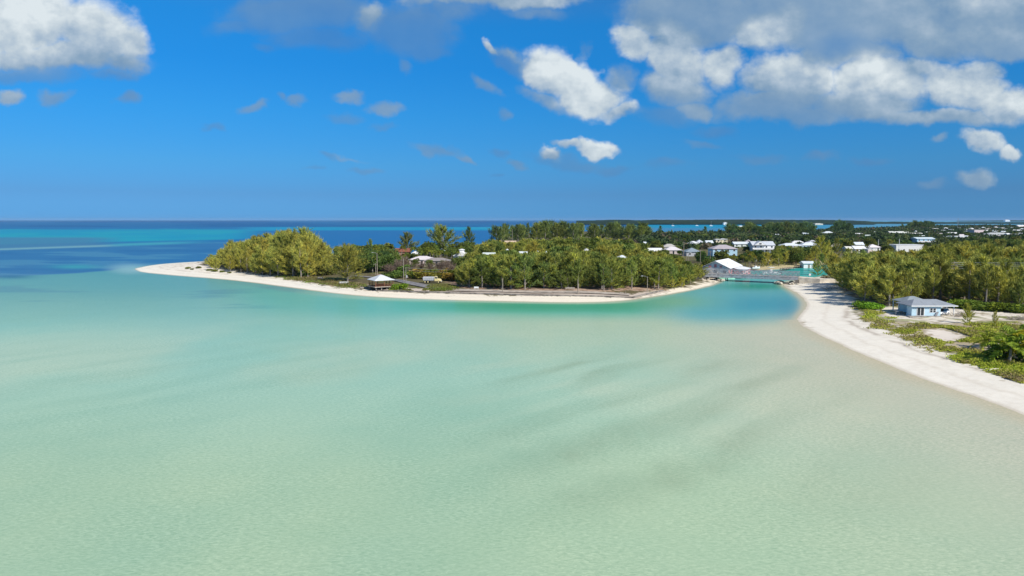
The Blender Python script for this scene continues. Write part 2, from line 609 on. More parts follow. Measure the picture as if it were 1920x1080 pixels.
    col = over(col, (84, 178, 182), L * .9 * np.exp(-((v - bar + 1) / 2.6) ** 2) * sm(u, 180, 240) * (1 - sm(u, 300, 420)))
    rt = L * sm(u, 420, 520)
    col = over(col, (36, 112, 172), rt * band(v, 432, 472, 1.2))
    col = over(col, (62, 138, 186), rt * .7 * sm(v, 446, 478) * sm(st, .3, .6))
    col = over(col, (16, 156, 194), rt * band(v, 425.2 + 1.2 * wob, 431.8 + wobf, .8) * (1 - .8 * sm(u, 960, 1010)))
    col = over(col, (50, 176, 204), rt * .7 * band(v, 426.2, 428.6, .6) * sm(st, .4, .6) * (1 - sm(u, 960, 1010)))
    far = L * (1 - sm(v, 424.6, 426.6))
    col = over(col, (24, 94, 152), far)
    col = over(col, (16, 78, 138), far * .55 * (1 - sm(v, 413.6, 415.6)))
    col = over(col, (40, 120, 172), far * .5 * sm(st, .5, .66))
    lag = ((v < 446) & (u > 1180)).astype(float) * (sA < 0)
    col = over(col, (84, 148, 186), lag)
    col = over(col, (22, 160, 196), lag * band(v, 420.6, 427.4, .8) * (1 - sm(u, 1480, 1680)))
    col = over(col, (110, 170, 196), lag * .8 * sm(u, 1500, 1600))
    # wet, shallow sand at the edge
    wid = np.where(v < 600, 2.2, 6.0) * (1 + .6 * wobf)
    col = over(col, (184, 186, 164), .85 * (1 - sm(-s, 0.0, 1.0 * wid)) * (s < 1))
    d2 = 1 - sm(np.hypot(u - 245, (v - 503.5) * 4), 6, 60)
    col = over(col, (158, 196, 200), .75 * d2 * (sA < 0))
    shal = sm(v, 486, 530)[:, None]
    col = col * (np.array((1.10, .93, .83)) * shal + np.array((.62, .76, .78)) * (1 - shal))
    # no water under the land, which sits above it anyway
    keep = s < 6
    nr, nc = D.shape
    F = grid_faces(nr, nc)
    kf = keep[F].any(1)
    F = F[kf]
    usedv = np.zeros(len(x), bool)
    usedv[F.ravel()] = True
    idx = np.cumsum(usedv) - 1
    V = np.stack([x, y, np.zeros_like(x)], 1)[usedv]
    me = np_mesh("water", V, idx[F])
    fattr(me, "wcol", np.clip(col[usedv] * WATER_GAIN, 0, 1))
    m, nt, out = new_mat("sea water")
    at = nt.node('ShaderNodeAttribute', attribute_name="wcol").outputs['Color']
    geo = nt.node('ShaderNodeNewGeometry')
    pos = geo.outputs['Position']
    mp = nt.node('ShaderNodeMapping')
    mp.inputs['Rotation'].default_value = (0, 0, R(-32))
    mp.inputs['Scale'].default_value = (1.0, 2.1, 1)
    nt.put(mp.inputs[0], pos)
    rip = nt.noise(mp.outputs[0], 2.1, 4, .62, dist=.6)
    rip2 = nt.noise(mp.outputs[0], .42, 2, .5, dist=.3)
    spk = nt.noise(pos, .11, 4, .6)
    rmod = nt.noise(pos, .06, 4, .6)
    c = nt.mix(nt.sstep(spk, .35, .68, 0, .22), at, nt.mix(1.0, at, (.82, .92, .94), 'MULTIPLY'))
    # glints and darks of the surface ripples, painted into the water colour
    c = nt.mix(nt.math('MULTIPLY', nt.sstep(rip, .48, .70, 0, .78), nt.sstep(rmod, .3, .65, .5, 1.0)), c, nt.mix(1.0, c, (1.30, 1.22, 1.24), 'MULTIPLY'))
    c = nt.mix(nt.math('MULTIPLY', nt.sstep(rip, .52, .32, 0, .70), nt.sstep(rmod, .3, .65, .5, 1.0)), c, nt.mix(1.0, c, (.74, .82, .80), 'MULTIPLY'))
    bump = nt.node('ShaderNodeBump')
    bump.inputs['Strength'].default_value = .55
    bump.inputs['Distance'].default_value = .05
    nt.put(bump.inputs['Height'], nt.math('ADD', rip, nt.math('MULTIPLY', rip2, 1.8)))
    df = nt.node('ShaderNodeBsdfDiffuse')
    nt.put(df.inputs[0], c)
    gl = nt.node('ShaderNodeBsdfGlossy')
    gl.inputs['Roughness'].default_value = .09
    nt.put(gl.inputs['Normal'], bump.outputs[0])
    lw = nt.node('ShaderNodeLayerWeight')
    lw.inputs[0].default_value = .5
    fc = nt.math('POWER', lw.outputs['Facing'], 5.0)
    fac = nt.math('MULTIPLY_ADD', fc, .26, .02)
    mx = nt.node('ShaderNodeMixShader')
    nt.put(mx.inputs[0], fac)
    nt.l.new(df.outputs[0], mx.inputs[1])
    nt.l.new(gl.outputs[0], mx.inputs[2])
    nt.l.new(mx.outputs[0], out.inputs[0])
    tag(link("water", me, m), kind='structure')


build_water()


# ------------------------------------------------------------------ land
def zone(pts, z=LAND):
    """a region of the land, its corners as seen on the actual ground"""
    out = []
    for u, v in pts:
        h = z
        for _ in range(4):
            x, y = G(u, v, h)
            h = max(TZ(x, y), 0.0)
        out.append((x, y))
    return out


# wooded, grassy, littered and bare areas (photo positions on the land)
Z_SANDB = zone([(1900, 1200), (1500, 640), (1480, 560), (1480, 520), (1545, 519), (1600, 560), (1612, 574), (1600, 590), (1652, 612), (1690, 625), (1740, 646), (1830, 678), (1925, 702), (2300, 815)])
Z_YARD = zone([(1600, 572), (1690, 576), (1800, 574), (1925, 590), (1925, 602), (1860, 601), (1800, 606), (1740, 606), (1690, 600), (1640, 590)])
Z_SLAB = zone([(1735, 619), (1768, 617), (1815, 633), (1776, 640), (1752, 633)])
Z_DRY = zone([(1800, 612), (1880, 612), (1900, 634), (1850, 640), (1820, 628)])
Z_LAWN = zone([(1820, 594), (1910, 594), (1910, 608), (1820, 609)])
Z_GRASSA = zone([(520, 517), (600, 520), (690, 533), (700, 541), (640, 538), (560, 526)])
Z_LITTER = zone([(690, 514), (760, 514), (835, 524), (870, 541), (1000, 546), (1120, 548), (1240, 545), (1240, 536), (1000, 536), (860, 528), (760, 520)])
Z_PROM = zone([(700, 545), (760, 541), (850, 543), (1000, 549), (1180, 552), (1235, 544), (1250, 547), (1188, 559), (1000, 556), (840, 551)])
Z_DOCK = zone([(1415, 497), (1500, 493), (1560, 488), (1560, 496), (1480, 504), (1420, 507)])
Z_SANDA = zone([(200, 470), (378, 487), (385, 497), (450, 508), (520, 517), (560, 525), (640, 538), (690, 544), (840, 551), (1000, 556), (1188, 559), (1250, 546), (1300, 535), (1330, 524), (1345, 515), (1420, 620), (200, 620)])


def build_land():
    near = np.linspace(78, 30, 30)
    D, X = fan_grid(420, .55, 2.0, 900, near)
    x, y = X.ravel(), D.ravel()
    pre = (y < 3200) & (y > 25)
    s = np.full(x.shape, -99.0)
    s[pre] = shore(x[pre], y[pre])
    s = s + np.where(np.abs(s) < 40, (fbm(x / 9, y / 9, 5) - .5) * 1.6 + (fbm(x / 2, y / 2, 6) - .5) * .35, 0)
    nr, nc = D.shape
    F = grid_faces(nr, nc)
    F = F[(s[F] > -7).any(1)]
    usedv = np.zeros(len(x), bool)
    usedv[F.ravel()] = True
    idx = np.cumsum(usedv) - 1
    x, y, s = x[usedv], y[usedv], s[usedv]
    F = idx[F]
    z = height_s(s)
    bumpz = (fbm(x / 9, y / 9, 9) - .5) * .5 + (fbm(x / 2.2, y / 2.2, 10) - .5) * .12
    z = z + bumpz * sm(s, 6, 26) * .8
    n1 = fbm(x / 5, y / 5, 61)
    n2 = fbm(x / 1.7, y / 1.7, 62)
    n3 = fbm(x / .8, y / .8, 63, 3)
    sand = np.array((.83, .77, .655))
    col = np.tile(sand, (len(x), 1)) * (.93 + .12 * n1)[:, None]

    def cov(c, a):
        nonlocal col
        a = np.clip(a, 0, 1)
        col = col * (1 - a[:, None]) + np.array(c)[None] * a[:, None]

    def zin(poly, f=2.5, w=3.0):
        return sm(sdf(x, y, poly) + w * (n1 - .5) * 2.4 + w * 1.3 * (n2 - .5) * 2 + 2.6 * (n3 - .5) * 2, -f * .5, f * .5)

    onB = sdf(x, y, B_W) > -8
    cov((.84, .735, .57), .7 * (~onB) * sm(x, -75, -40))
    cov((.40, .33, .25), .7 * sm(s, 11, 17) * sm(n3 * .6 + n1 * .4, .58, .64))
    cov((.70, .63, .52), .6 * np.exp(-((s - 4.5 - 2.5 * n1) / .5) ** 2))
    # drift line and trodden sand on the upper beach
    cov((.60, .53, .43), .5 * sm(s, 7, 16) * sm(n2, .45, .62))
    cov((.36, .29, .22), .6 * np.exp(-((s - 9 - 3 * n1) / .7) ** 2) * sm(n1, .45, .6))
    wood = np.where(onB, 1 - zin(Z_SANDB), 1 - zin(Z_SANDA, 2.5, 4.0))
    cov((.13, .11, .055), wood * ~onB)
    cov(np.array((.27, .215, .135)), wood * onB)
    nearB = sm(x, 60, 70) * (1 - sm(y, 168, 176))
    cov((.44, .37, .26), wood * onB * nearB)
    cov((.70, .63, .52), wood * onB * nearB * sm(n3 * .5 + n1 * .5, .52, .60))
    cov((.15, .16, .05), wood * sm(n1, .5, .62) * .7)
    cov((.76, .69, .58), zin(Z_YARD, 1.5, 2) * .97 * onB)
    cov((.42, .36, .25), zin(Z_YARD, 1.5, 2) * sm(n2, .60, .70) * onB)
    cov((.28, .30, .09), zin(Z_YARD, 1.5, 2) * sm(n1, .60, .70) * onB * .7)
    cov((.26, .20, .11), zin(Z_DRY, 2, 4) * onB)
    cov((.22, .24, .07), zin(Z_LAWN, 1.5, 2) * onB * sm(n1, .40, .5))
    cov((.74, .66, .56), zin(Z_SLAB, .6, .5) * onB)
    cov((.21, .19, .075), zin(Z_GRASSA, 2, 3) * (~onB))
    cov((.40, .29, .20), zin(Z_GRASSA, 2, 3) * (~onB) * sm(n2, .55, .66))
    cov((.46, .33, .25), zin(Z_LITTER, 1.5, 2.5) * (~onB))
    cov((.30, .19, .13), zin(Z_LITTER, 1.5, 2.5) * (~onB) * sm(n2, .5, .64))
    cov((.56, .47, .39), zin(Z_PROM, .8, .6) * (~onB))
    cov((.50, .42, .24), zin(Z_DOCK, 2, 3) * (~onB))
    # wet edge
    cov((.60, .53, .42), .8 * (1 - sm(s, .2, 1.2)))
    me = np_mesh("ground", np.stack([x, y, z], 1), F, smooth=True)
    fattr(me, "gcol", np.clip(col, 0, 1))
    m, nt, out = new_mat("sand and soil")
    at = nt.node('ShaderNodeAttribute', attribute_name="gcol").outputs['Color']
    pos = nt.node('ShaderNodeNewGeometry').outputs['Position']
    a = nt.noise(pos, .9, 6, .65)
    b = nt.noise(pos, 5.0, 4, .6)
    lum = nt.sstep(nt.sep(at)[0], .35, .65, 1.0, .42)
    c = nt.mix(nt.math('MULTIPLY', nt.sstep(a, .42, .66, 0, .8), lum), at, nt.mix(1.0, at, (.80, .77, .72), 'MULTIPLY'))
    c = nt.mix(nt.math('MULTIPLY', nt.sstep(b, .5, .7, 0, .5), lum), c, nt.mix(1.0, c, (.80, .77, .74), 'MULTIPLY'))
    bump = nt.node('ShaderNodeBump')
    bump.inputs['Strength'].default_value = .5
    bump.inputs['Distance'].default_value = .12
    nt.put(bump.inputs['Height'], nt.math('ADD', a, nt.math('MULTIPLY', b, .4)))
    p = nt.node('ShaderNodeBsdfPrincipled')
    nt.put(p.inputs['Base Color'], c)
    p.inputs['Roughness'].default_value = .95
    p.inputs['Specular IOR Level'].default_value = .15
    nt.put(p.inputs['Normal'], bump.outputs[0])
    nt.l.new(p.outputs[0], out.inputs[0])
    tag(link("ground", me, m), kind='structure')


build_land()


# low wooded hills across the lagoon
def build_hills():
    m, nt, out = new_mat("scrub covered hills")
    pos = nt.node('ShaderNodeNewGeometry').outputs['Position']
    a = nt.noise(pos, .012, 6, .6)
    c = nt.ramp(a, [(.3, (.012, .03, .026)), (.55, (.028, .05, .032)), (.75, (.055, .072, .045))])
    p = nt.node('ShaderNodeBsdfDiffuse')
    nt.put(p.inputs[0], c)
    nt.l.new(p.outputs[0], out.inputs[0])

    def ridge(name, prof, d0, depth, rough, seed):
        us = np.arange(prof[0][0], prof[-1][0], 1.0)
        tops = np.interp(us, [p_[0] for p_ in prof], [p_[1] for p_ in prof])
        rows = np.linspace(0, 1, 14)
        U, W = np.meshgrid(us, rows, indexing='ij')
        Y = d0 + W * depth
        X = (U - UC) / PIX * Y
        dt = d0 + depth * .45
        Hm = CAM_H - (tops - 412.0) * dt / PIX
        prf = np.sin(np.pi * np.clip(W * .95 + .02, 0, 1)) ** .55
        Z = Hm[:, None] * prf + (fbm(X / 28, Y / 40, seed) - .5) * rough * sm(prf, 0, .4) - 1.2
        me = np_mesh(name, np.stack([X.ravel(), Y.ravel(), Z.ravel()], 1), grid_faces(len(us), 14)[:, ::-1], True)
        tag(link(name, me, m), kind='structure')

    ridge("hills", [(1080, 413.6), (1110, 413), (1140, 411.8), (1160, 411.6), (1200, 412.8), (1225, 411.6), (1280, 412), (1330, 411.6), (1390, 411.2), (1440, 411.6),
                    (1500, 412.2), (1525, 411.7), (1570, 412.4), (1620, 414.2), (1640, 416)], 3450, 1500, 5, 71)
    ridge("far_shore", [(1590, 416.2), (1680, 415.6), (1700, 416), (1800, 416.4), (1930, 416.5), (2200, 416)], 4150, 900, 5, 72)
    ridge("horizon_land", [(1790, 413.9), (1850, 413.4), (1890, 412.8), (2000, 413.2), (2200, 413.6)], 9500, 1500, 6, 73)


build_hills()


# far air: thin haze round everything, the sky outside it
def build_haze():
    b = [(-45000, -400, -4), (45000, -400, -4), (45000, 26000, -4), (-45000, 26000, -4)]
    v = b + [(x, y, 62) for x, y, _ in b]
    me = bpy.data.meshes.new("haze")
    me.from_pydata(v, [], [(0, 3, 2, 1), (4, 5, 6, 7), (0, 1, 5, 4), (1, 2, 6, 5), (2, 3, 7, 6), (3, 0, 4, 7)])
    m, nt, out = new_mat("thin sea haze")
    pv = nt.node('ShaderNodeVolumePrincipled')
    pv.inputs['Color'].default_value = (.50, .74, 1.0, 1)
    pv.inputs['Density'].default_value = 2.2e-5
    nt.l.new(pv.outputs[0], out.inputs['Volume'])
    tag(link("haze", me, m), kind='stuff')


build_haze()


# ------------------------------------------------------------------ plain materials
def simple(name, col, rough=.7, spec=.3, var=.12, scale=2.0, metal=0.0):
    m, nt, out = new_mat(name)
    p = nt.node('ShaderNodeBsdfPrincipled')
    tc = nt.node('ShaderNodeTexCoord').outputs['Object']
    n = nt.noise(tc, scale, 5, .6)
    c = nt.mix(nt.sstep(n, .35, .7), (*col, 1), tuple(c_ * (1 - var * 1.6) for c_ in col))
    nt.put(p.inputs['Base Color'], c)
    p.inputs['Roughness'].default_value = rough
    p.inputs['Specular IOR Level'].default_value = spec
    p.inputs['Metallic'].default_value = metal
    nt.l.new(p.outputs[0], out.inputs[0])
    return m


def tinted(name, rough=.7, var=.12, scale=1.5):
    """paint whose colour is the object's own colour, with weathering"""
    m, nt, out = new_mat(name)
    oi = nt.node('ShaderNodeObjectInfo')
    p = nt.node('ShaderNodeBsdfPrincipled')
    n = nt.noise(nt.node('ShaderNodeNewGeometry').outputs['Position'], scale, 5, .6)
    c = nt.mix(nt.sstep(n, .4, .7), oi.outputs['Color'], nt.mix(1.0, oi.outputs['Color'], (1 - var, 1 - var * 1.1, 1 - var * 1.2), 'MULTIPLY'))
    nt.put(p.inputs['Base Color'], c)
    p.inputs['Roughness'].default_value = rough
    p.inputs['Specular IOR Level'].default_value = .3
    nt.l.new(p.outputs[0], out.inputs[0])
    return m


def ribbed_roof(name, scale=6.0):
    """painted sheet roof with streaks; colour is the object's own"""
    m, nt, out = new_mat(name)
    oi = nt.node('ShaderNodeObjectInfo')
    tc = nt.node('ShaderNodeTexCoord').outputs['Object']
    mp = nt.node('ShaderNodeMapping')
    mp.inputs['Scale'].default_value = (scale, .5, .5)
    nt.put(mp.inputs[0], tc)
    n = nt.noise(mp.outputs[0], 1.0, 3, .5)
    n2 = nt.noise(tc, .6, 5, .6)
    c = nt.mix(nt.sstep(n, .35, .65, 0, .7), oi.outputs['Color'], nt.mix(1.0, oi.outputs['Color'], (.82, .82, .83), 'MULTIPLY'))
    c = nt.mix(nt.sstep(n2, .45, .7, 0, .6), c, nt.mix(1.0, c, (.78, .76, .72), 'MULTIPLY'))
    p = nt.node('ShaderNodeBsdfPrincipled')
    nt.put(p.inputs['Base Color'], c)
    p.inputs['Roughness'].default_value = .6
    nt.l.new(p.outputs[0], out.inputs[0])
    return m


def foliage(name, hi, lo, scale=.55, trans=.3):
    """leaf material: the object's own colour times a leafy variation"""
    m, nt, out = new_mat(name)
    oi = nt.node('ShaderNodeObjectInfo')
    tc = nt.node('ShaderNodeTexCoord').outputs['Object']
    n = nt.noise(tc, scale, 4, .65)
    n2 = nt.noise(tc, scale * 6, 3, .6)
    c = nt.mix(nt.sstep(nt.math('MULTIPLY_ADD', n2, .5, nt.math('MULTIPLY', n, .5)), .40, .60), lo, hi)
    c = nt.mix(1.0, c, oi.outputs['Color'], 'MULTIPLY')
    r = nt.lin(oi.outputs['Random'], 0, 1, .86, 1.14)
    c = nt.vmath('SCALE', c, scale=r)
    d = nt.node('ShaderNodeBsdfDiffuse')
    t = nt.node('ShaderNodeBsdfTranslucent')
    nt.put(d.inputs[0], c)
    nt.put(t.inputs[0], nt.mix(1.0, c, (1.15, 1.1, .6), 'MULTIPLY'))
    mx = nt.node('ShaderNodeMixShader')
    mx.inputs[0].default_value = trans
    nt.l.new(d.outputs[0], mx.inputs[1])
    nt.l.new(t.outputs[0], mx.inputs[2])
    nt.l.new(mx.outputs[0], out.inputs[0])
    return m


NEEDLE_HI, NEEDLE_LO = (.58, .565, .105), (.13, .16, .05)
LEAF_HI, LEAF_LO = (.21, .26, .06), (.085, .125, .036)
M = dict(
    bark=simple("grey bark", (.33, .29, .25), .9, .1, .3, 4),
    needle=foliage("casuarina needles", NEEDLE_HI, NEEDLE_LO, .8, .24),
    leaf=foliage("broad leaves", LEAF_HI, LEAF_LO, .6, .32),
    frond=foliage("palm fronds", (.24, .27, .06), (.13, .16, .04), .7, .35),
    twig=simple("dry twigs", (.235, .175, .135), .95, .05, .35, 2),
    paint=tinted("painted render"),
    roof=ribbed_roof("sheet roof"),
    glass=simple("dark window glass", (.03, .04, .05), .12, .5, .1, 3),
    white=simple("white paint", (.80, .80, .78), .5, .3, .08, 2),
    steel=simple("galvanised steel", (.46, .48, .51), .5, .4, .25, 1.2),
    darksteel=simple("dark grey steel", (.22, .23, .25), .6, .3, .2, 1.2),  # darker grey for the girders, the board and the table
    concrete=simple("weathered concrete", (.40, .37, .33), .9, .15, .35, .8),
    oldconcrete=simple("stained concrete", (.31, .28, .245), .9, .15, .4, .6),
    timber=simple("red brown timber", (.25, .105, .055), .75, .2, .3, 2.5),
    greytimber=simple("grey timber", (.33, .29, .24), .85, .15, .3, 2.5),
    pole=simple("weathered pole wood", (.36, .31, .25), .85, .15, .25, 2.5),
    dark=simple("dark underside", (.03, .03, .032), .8, .2, .1, 2),
    rubber=simple("black rubber", (.02, .02, .02), .8, .2, .1, 2),
    stone=simple("pale limestone", (.58, .52, .42), .95, .1, .35, 1.2),
    wire=simple("grey cable", (.34, .34, .34), .6, .3, .05, 2),
    mint=simple("mint green paint", (.36, .68, .53), .45, .4, .08, 1.5),
    rust=simple("rusty red sheet", (.27, .095, .055), .85, .1, .35, 1.2),
    asphalt=simple("sandy asphalt", (.26, .25, .25), .9, .15, .3, .5),
    palesand=simple("pale packed sand", (.70, .63, .52), .95, .1, .2, .5),
    sandroad=simple("pale sand track", (.50, .43, .36), .95, .1, .25, .5),
    driftwood=simple("bleached driftwood", (.46, .40, .33), .9, .1, .3, 3),
    carpaint=simple("white car paint", (.78, .78, .77), .25, .5, .03, 2),
    cream=simple("pale yellow paint", (.80, .68, .33), .45, .4, .06, 2),
    grey=simple("light grey paint", (.52, .53, .54), .5, .4, .08, 2),
)


# ------------------------------------------------------------------ polygon builder
class MB:
    def __init__(self):
        self.v, self.f = [], []

    def poly(self, pts):
        i = len(self.v)
        self.v += [tuple(p) for p in pts]
        self.f.append(tuple(range(i, i + len(pts))))
        return self

    def box(self, x0, x1, y0, y1, z0, z1):
        i = len(self.v)
        self.v += [(x0, y0, z0), (x1, y0, z0), (x1, y1, z0), (x0, y1, z0), (x0, y0, z1), (x1, y0, z1), (x1, y1, z1), (x0, y1, z1)]
        self.f += [tuple(i + k for k in q) for q in ((0, 3, 2, 1), (4, 5, 6, 7), (0, 1, 5, 4), (1, 2, 6, 5), (2, 3, 7, 6), (3, 0, 4, 7))]
        return self

    def bar(self, a, b, w, h=None):
        """square bar from a to b"""
        h = h or w
        a, b = Vector(a), Vector(b)
        d = (b - a).normalized()
        up = Vector((0, 0, 1)) if abs(d.z) < .95 else Vector((0, 1, 0))
        s = d.cross(up).normalized() * w / 2
        t = s.cross(d).normalized() * h / 2
        i = len(self.v)
        for p in (a, b):
            self.v += [tuple(p - s - t), tuple(p + s - t), tuple(p + s + t), tuple(p - s + t)]
        self.f += [tuple(i + k for k in q) for q in ((0, 3, 2, 1), (4, 5, 6, 7), (0, 1, 5, 4), (1, 2, 6, 5), (2, 3, 7, 6), (3, 0, 4, 7))]
        return self

    def tube(self, pts, rad, n=6, cap=True):
        pts = [Vector(p) for p in pts]
        if not isinstance(rad, (list, tuple)):
            rad = [rad] * len(pts)
        i0 = len(self.v)
        for k, p in enumerate(pts):
            d = (pts[min(k + 1, len(pts) - 1)] - pts[max(k - 1, 0)])
            d = d.normalized() if d.length > 1e-9 else Vector((0, 0, 1))
            a = Vector((1, 0, 0)) if abs(d.x) < .9 else Vector((0, 1, 0))
            s = d.cross(a).normalized()
            t = d.cross(s)
            for j in range(n):
                an = 2 * math.pi * j / n
                self.v.append(tuple(p + (s * math.cos(an) + t * math.sin(an)) * rad[k]))
        for k in range(len(pts) - 1):
            for j in range(n):
                a, b = i0 + k * n + j, i0 + k * n + (j + 1) % n
                self.f.append((a, b, b + n, a + n))
        if cap:
            self.f.append(tuple(range(i0 + n - 1, i0 - 1, -1)))
            e = i0 + (len(pts) - 1) * n
            self.f.append(tuple(range(e, e + n)))
        return self

    def loft(self, rings, cap=True):
        i0 = len(self.v)
        n = len(rings[0])
        for r in rings:
            self.v += [tuple(p) for p in r]
        for k in range(len(rings) - 1):
            for j in range(n):
                a, b = i0 + k * n + j, i0 + k * n + (j + 1) % n
                self.f.append((a, b, b + n, a + n))
        if cap:
            self.f.append(tuple(range(i0 + n - 1, i0 - 1, -1)))
            e = i0 + (len(rings) - 1) * n
            self.f.append(tuple(range(e, e + n)))
        return self

    def mesh(self, name):
        me = bpy.data.meshes.new(name)
        me.from_pydata(self.v, [], self.f)
        me.update()
        return me

    def build(self, name, mat, parent=None, col=None, loc=None):
        o = link(name, self.mesh(name), mat, parent, loc)
        if col is not None:
            o.color = (*col, 1)
        return o


# ------------------------------------------------------------------ plants
def quads_from(P, Dv, Lh, W, rng, tip=.35):
    """one narrow leaf per row: root P, direction Dv, length Lh, width W"""
    n = len(P)
    rv = rng.normal(size=(n, 3))
    S = np.cross(Dv, rv)
    S /= np.linalg.norm(S, axis=1)[:, None] + 1e-9
    S *= (W / 2)[:, None]
    T = P + Dv * Lh[:, None]
    V = np.stack([P - S, P + S, T + S * tip, T - S * tip], 1).reshape(-1, 3)
    F = np.arange(4 * n).reshape(n, 4)
    return V, F


def unit(a):
    return a / (np.linalg.norm(a, axis=-1, keepdims=True) + 1e-9)


def casuarina(seed, H=12.0, Rr=4.6, base=.06, nb=38, per=80, lean=(-.34, .12, .0), bl=(.6, 1.3), bw=(.10, .20)):
    rng = np.random.default_rng(seed)
    trunk = MB()
    sway = rng.normal(size=2) * .35 + np.array(lean[:2]) * 1.2
    tp = []
    for k in range(7):
        t = k / 6
        tp.append((sway[0] * t * t, sway[1] * t * t, H * .93 * t))
    trunk.tube(tp, [.24 * (1 - k / 6) ** .8 + .03 for k in range(7)], 7)
    Ps, Ds, Ls, Ws = [], [], [], []
    for b in range(nb):
        t = base + (.97 - base) * ((b + rng.uniform(0, 1)) / nb)
        az = b * 2.39996 + rng.normal() * .35
        prof = (1 - t) ** .62 * (.55 + .45 * min(1, (t - base) / .16)) + .10
        L = Rr * prof * rng.uniform(.62, 1.36)
        rise = R(20 + 40 * t + rng.normal() * 13)
        hd = np.array([math.cos(az), math.sin(az), 0])
        d0 = unit(hd * math.cos(rise) + np.array([0, 0, math.sin(rise)]) + np.array(lean) * .55)
        p0 = np.array([sway[0] * t * t, sway[1] * t * t, H * .90 * t])
        up = np.array([0, 0, 1.0])

        def at(s):
            s = np.atleast_1d(s)
            return p0 + d0 * (L * s)[:, None] + up * (.22 * L * s * s)[:, None]
        if b % 3 == 0 and L > 1.2:
            trunk.tube([tuple(at(s)[0]) for s in (0, .45, .85)], [.07, .045, .015], 4, False)
        n = max(8, int(per * (.45 + L / Rr * .85)))
        s = .26 + .80 * rng.uniform(0, 1, n) ** .85
        c = at(s) + rng.normal(size=(n, 3)) * (.075 * L * (.5 + .6 * s))[:, None] * np.array([1, 1, .8])
        dv = unit(d0 * .70 + up * .40 + rng.normal(size=(n, 3)) * .38 + np.array(lean) * .6)
        Ps.append(c)
        Ds.append(dv)
        Ls.append(rng.uniform(*bl, n))
        Ws.append(rng.uniform(*bw, n))
    V, F = quads_from(np.concatenate(Ps), np.concatenate(Ds), np.concatenate(Ls), np.concatenate(Ws), rng)
    return trunk.mesh("casuarina trunk"), np_mesh("casuarina crown", V, F), H


def blob_crown(rng, centres, radii, dens, size, flat=.8):
    Ps, Ds, Ls, Ws = [], [], [], []
    for c, r in zip(centres, radii):
        n = int(dens * r * r)
        d = unit(rng.normal(size=(n, 3)))
        rr = r * rng.uniform(.55, 1.12, n) ** .6
        P = np.array(c) + d * rr[:, None] * np.array([1, 1, flat])
        dv = unit(rng.normal(size=(n, 3)) + d * .4 + np.array([0, 0, .15]))
        sz = rng.uniform(*size, n)
        Ps.append(P)
        Ds.append(dv)
        Ls.append(sz * 1.3)
        Ws.append(sz)
    return quads_from(np.concatenate(Ps), np.concatenate(Ds), np.concatenate(Ls), np.concatenate(Ws), rng, .5)


def broadleaf(seed, H=7.0, Rr=3.6, k=13, dens=62, size=(.30, .58), stem=.30):
    rng = np.random.default_rng(seed)
    trunk = MB()
    trunk.tube([(0, 0, 0), (.1, .05, H * .25), (.0, .12, H * .5), (-.1, .1, H * .72)], [.22, .18, .13, .05], 6)
    cs, rs = [], []
    for i in range(k):
        az = i * 2.39996 + rng.normal() * .4
        q = (i + .5) / k
        rad = Rr * (.78 * math.sqrt(1 - q * .75)) * rng.uniform(.45, 1.0)
        z = H * (stem + (.90 - stem) * q) * rng.uniform(.92, 1.05)
        c = (rad * math.cos(az), rad * math.sin(az), z)
        r = Rr * rng.uniform(.30, .47)
        cs.append(c)
        rs.append(r)
        if i % 2 == 0:
            trunk.tube([(0, .05, H * stem * .8), tuple(np.array(c) * np.array([.5, .5, .8])), c], [.10, .07, .03], 4, False)
    V, F = blob_crown(rng, cs, rs, dens, size)
    return trunk.mesh("broadleaf trunk"), np_mesh("broadleaf crown", V, F), H


def palm(seed, H=6.5, nf=20, fl=2.9):
    rng = np.random.default_rng(seed)
    trunk = MB()
    bx, by = rng.normal(size=2) * .5
    pts = [(bx * (k / 6) ** 2, by * (k / 6) ** 2, H * k / 6) for k in range(7)]
    trunk.tube(pts, [.19, .16, .14, .13, .12, .11, .13], 7)
    top = np.array(pts[-1])
    Ps, Ds, Ls, Ws = [], [], [], []
    for i in range(nf):
        az = i * 2.39996 + rng.normal() * .2
        el = R(rng.uniform(-15, 72))
        L = fl * rng.uniform(.8, 1.12)
        h = np.array([math.cos(az), math.sin(az), 0])
        sidev = np.array([-math.sin(az), math.cos(az), 0])
        ss = np.linspace(.08, 1, 22)
        out_ = L * (ss * math.cos(el) * (1 - .12 * ss))
        upz = L * (ss * math.sin(el) - (.62 - .1 * math.sin(el)) * ss ** 2.1)
        P = top + h * out_[:, None] + np.array([0, 0, 1]) * upz[:, None]
        ll = .72 * np.sin(np.pi * (.12 + .83 * ss)) * rng.uniform(.85, 1.1, len(ss))
        for sd in (-1, 1):
            dv = unit(sidev * sd * .85 + h * .5 + np.array([0, 0, -.38]) + rng.normal(size=(len(ss), 3)) * .12)
            Ps.append(P)
            Ds.append(dv)
            Ls.append(ll)
            Ws.append(np.full(len(ss), .17))
        Ps.append(P[:-1])
        Ds.append(unit(P[1:] - P[:-1]))
        Ls.append(np.linalg.norm(P[1:] - P[:-1], axis=1) * 1.05)
        Ws.append(np.full(len(ss) - 1, .07))
    V, F = quads_from(np.concatenate(Ps), np.concatenate(Ds), np.concatenate(Ls), np.concatenate(Ws), rng, .4)
    return trunk.mesh("palm trunk"), np_mesh("palm crown", V, F), H + fl * .55


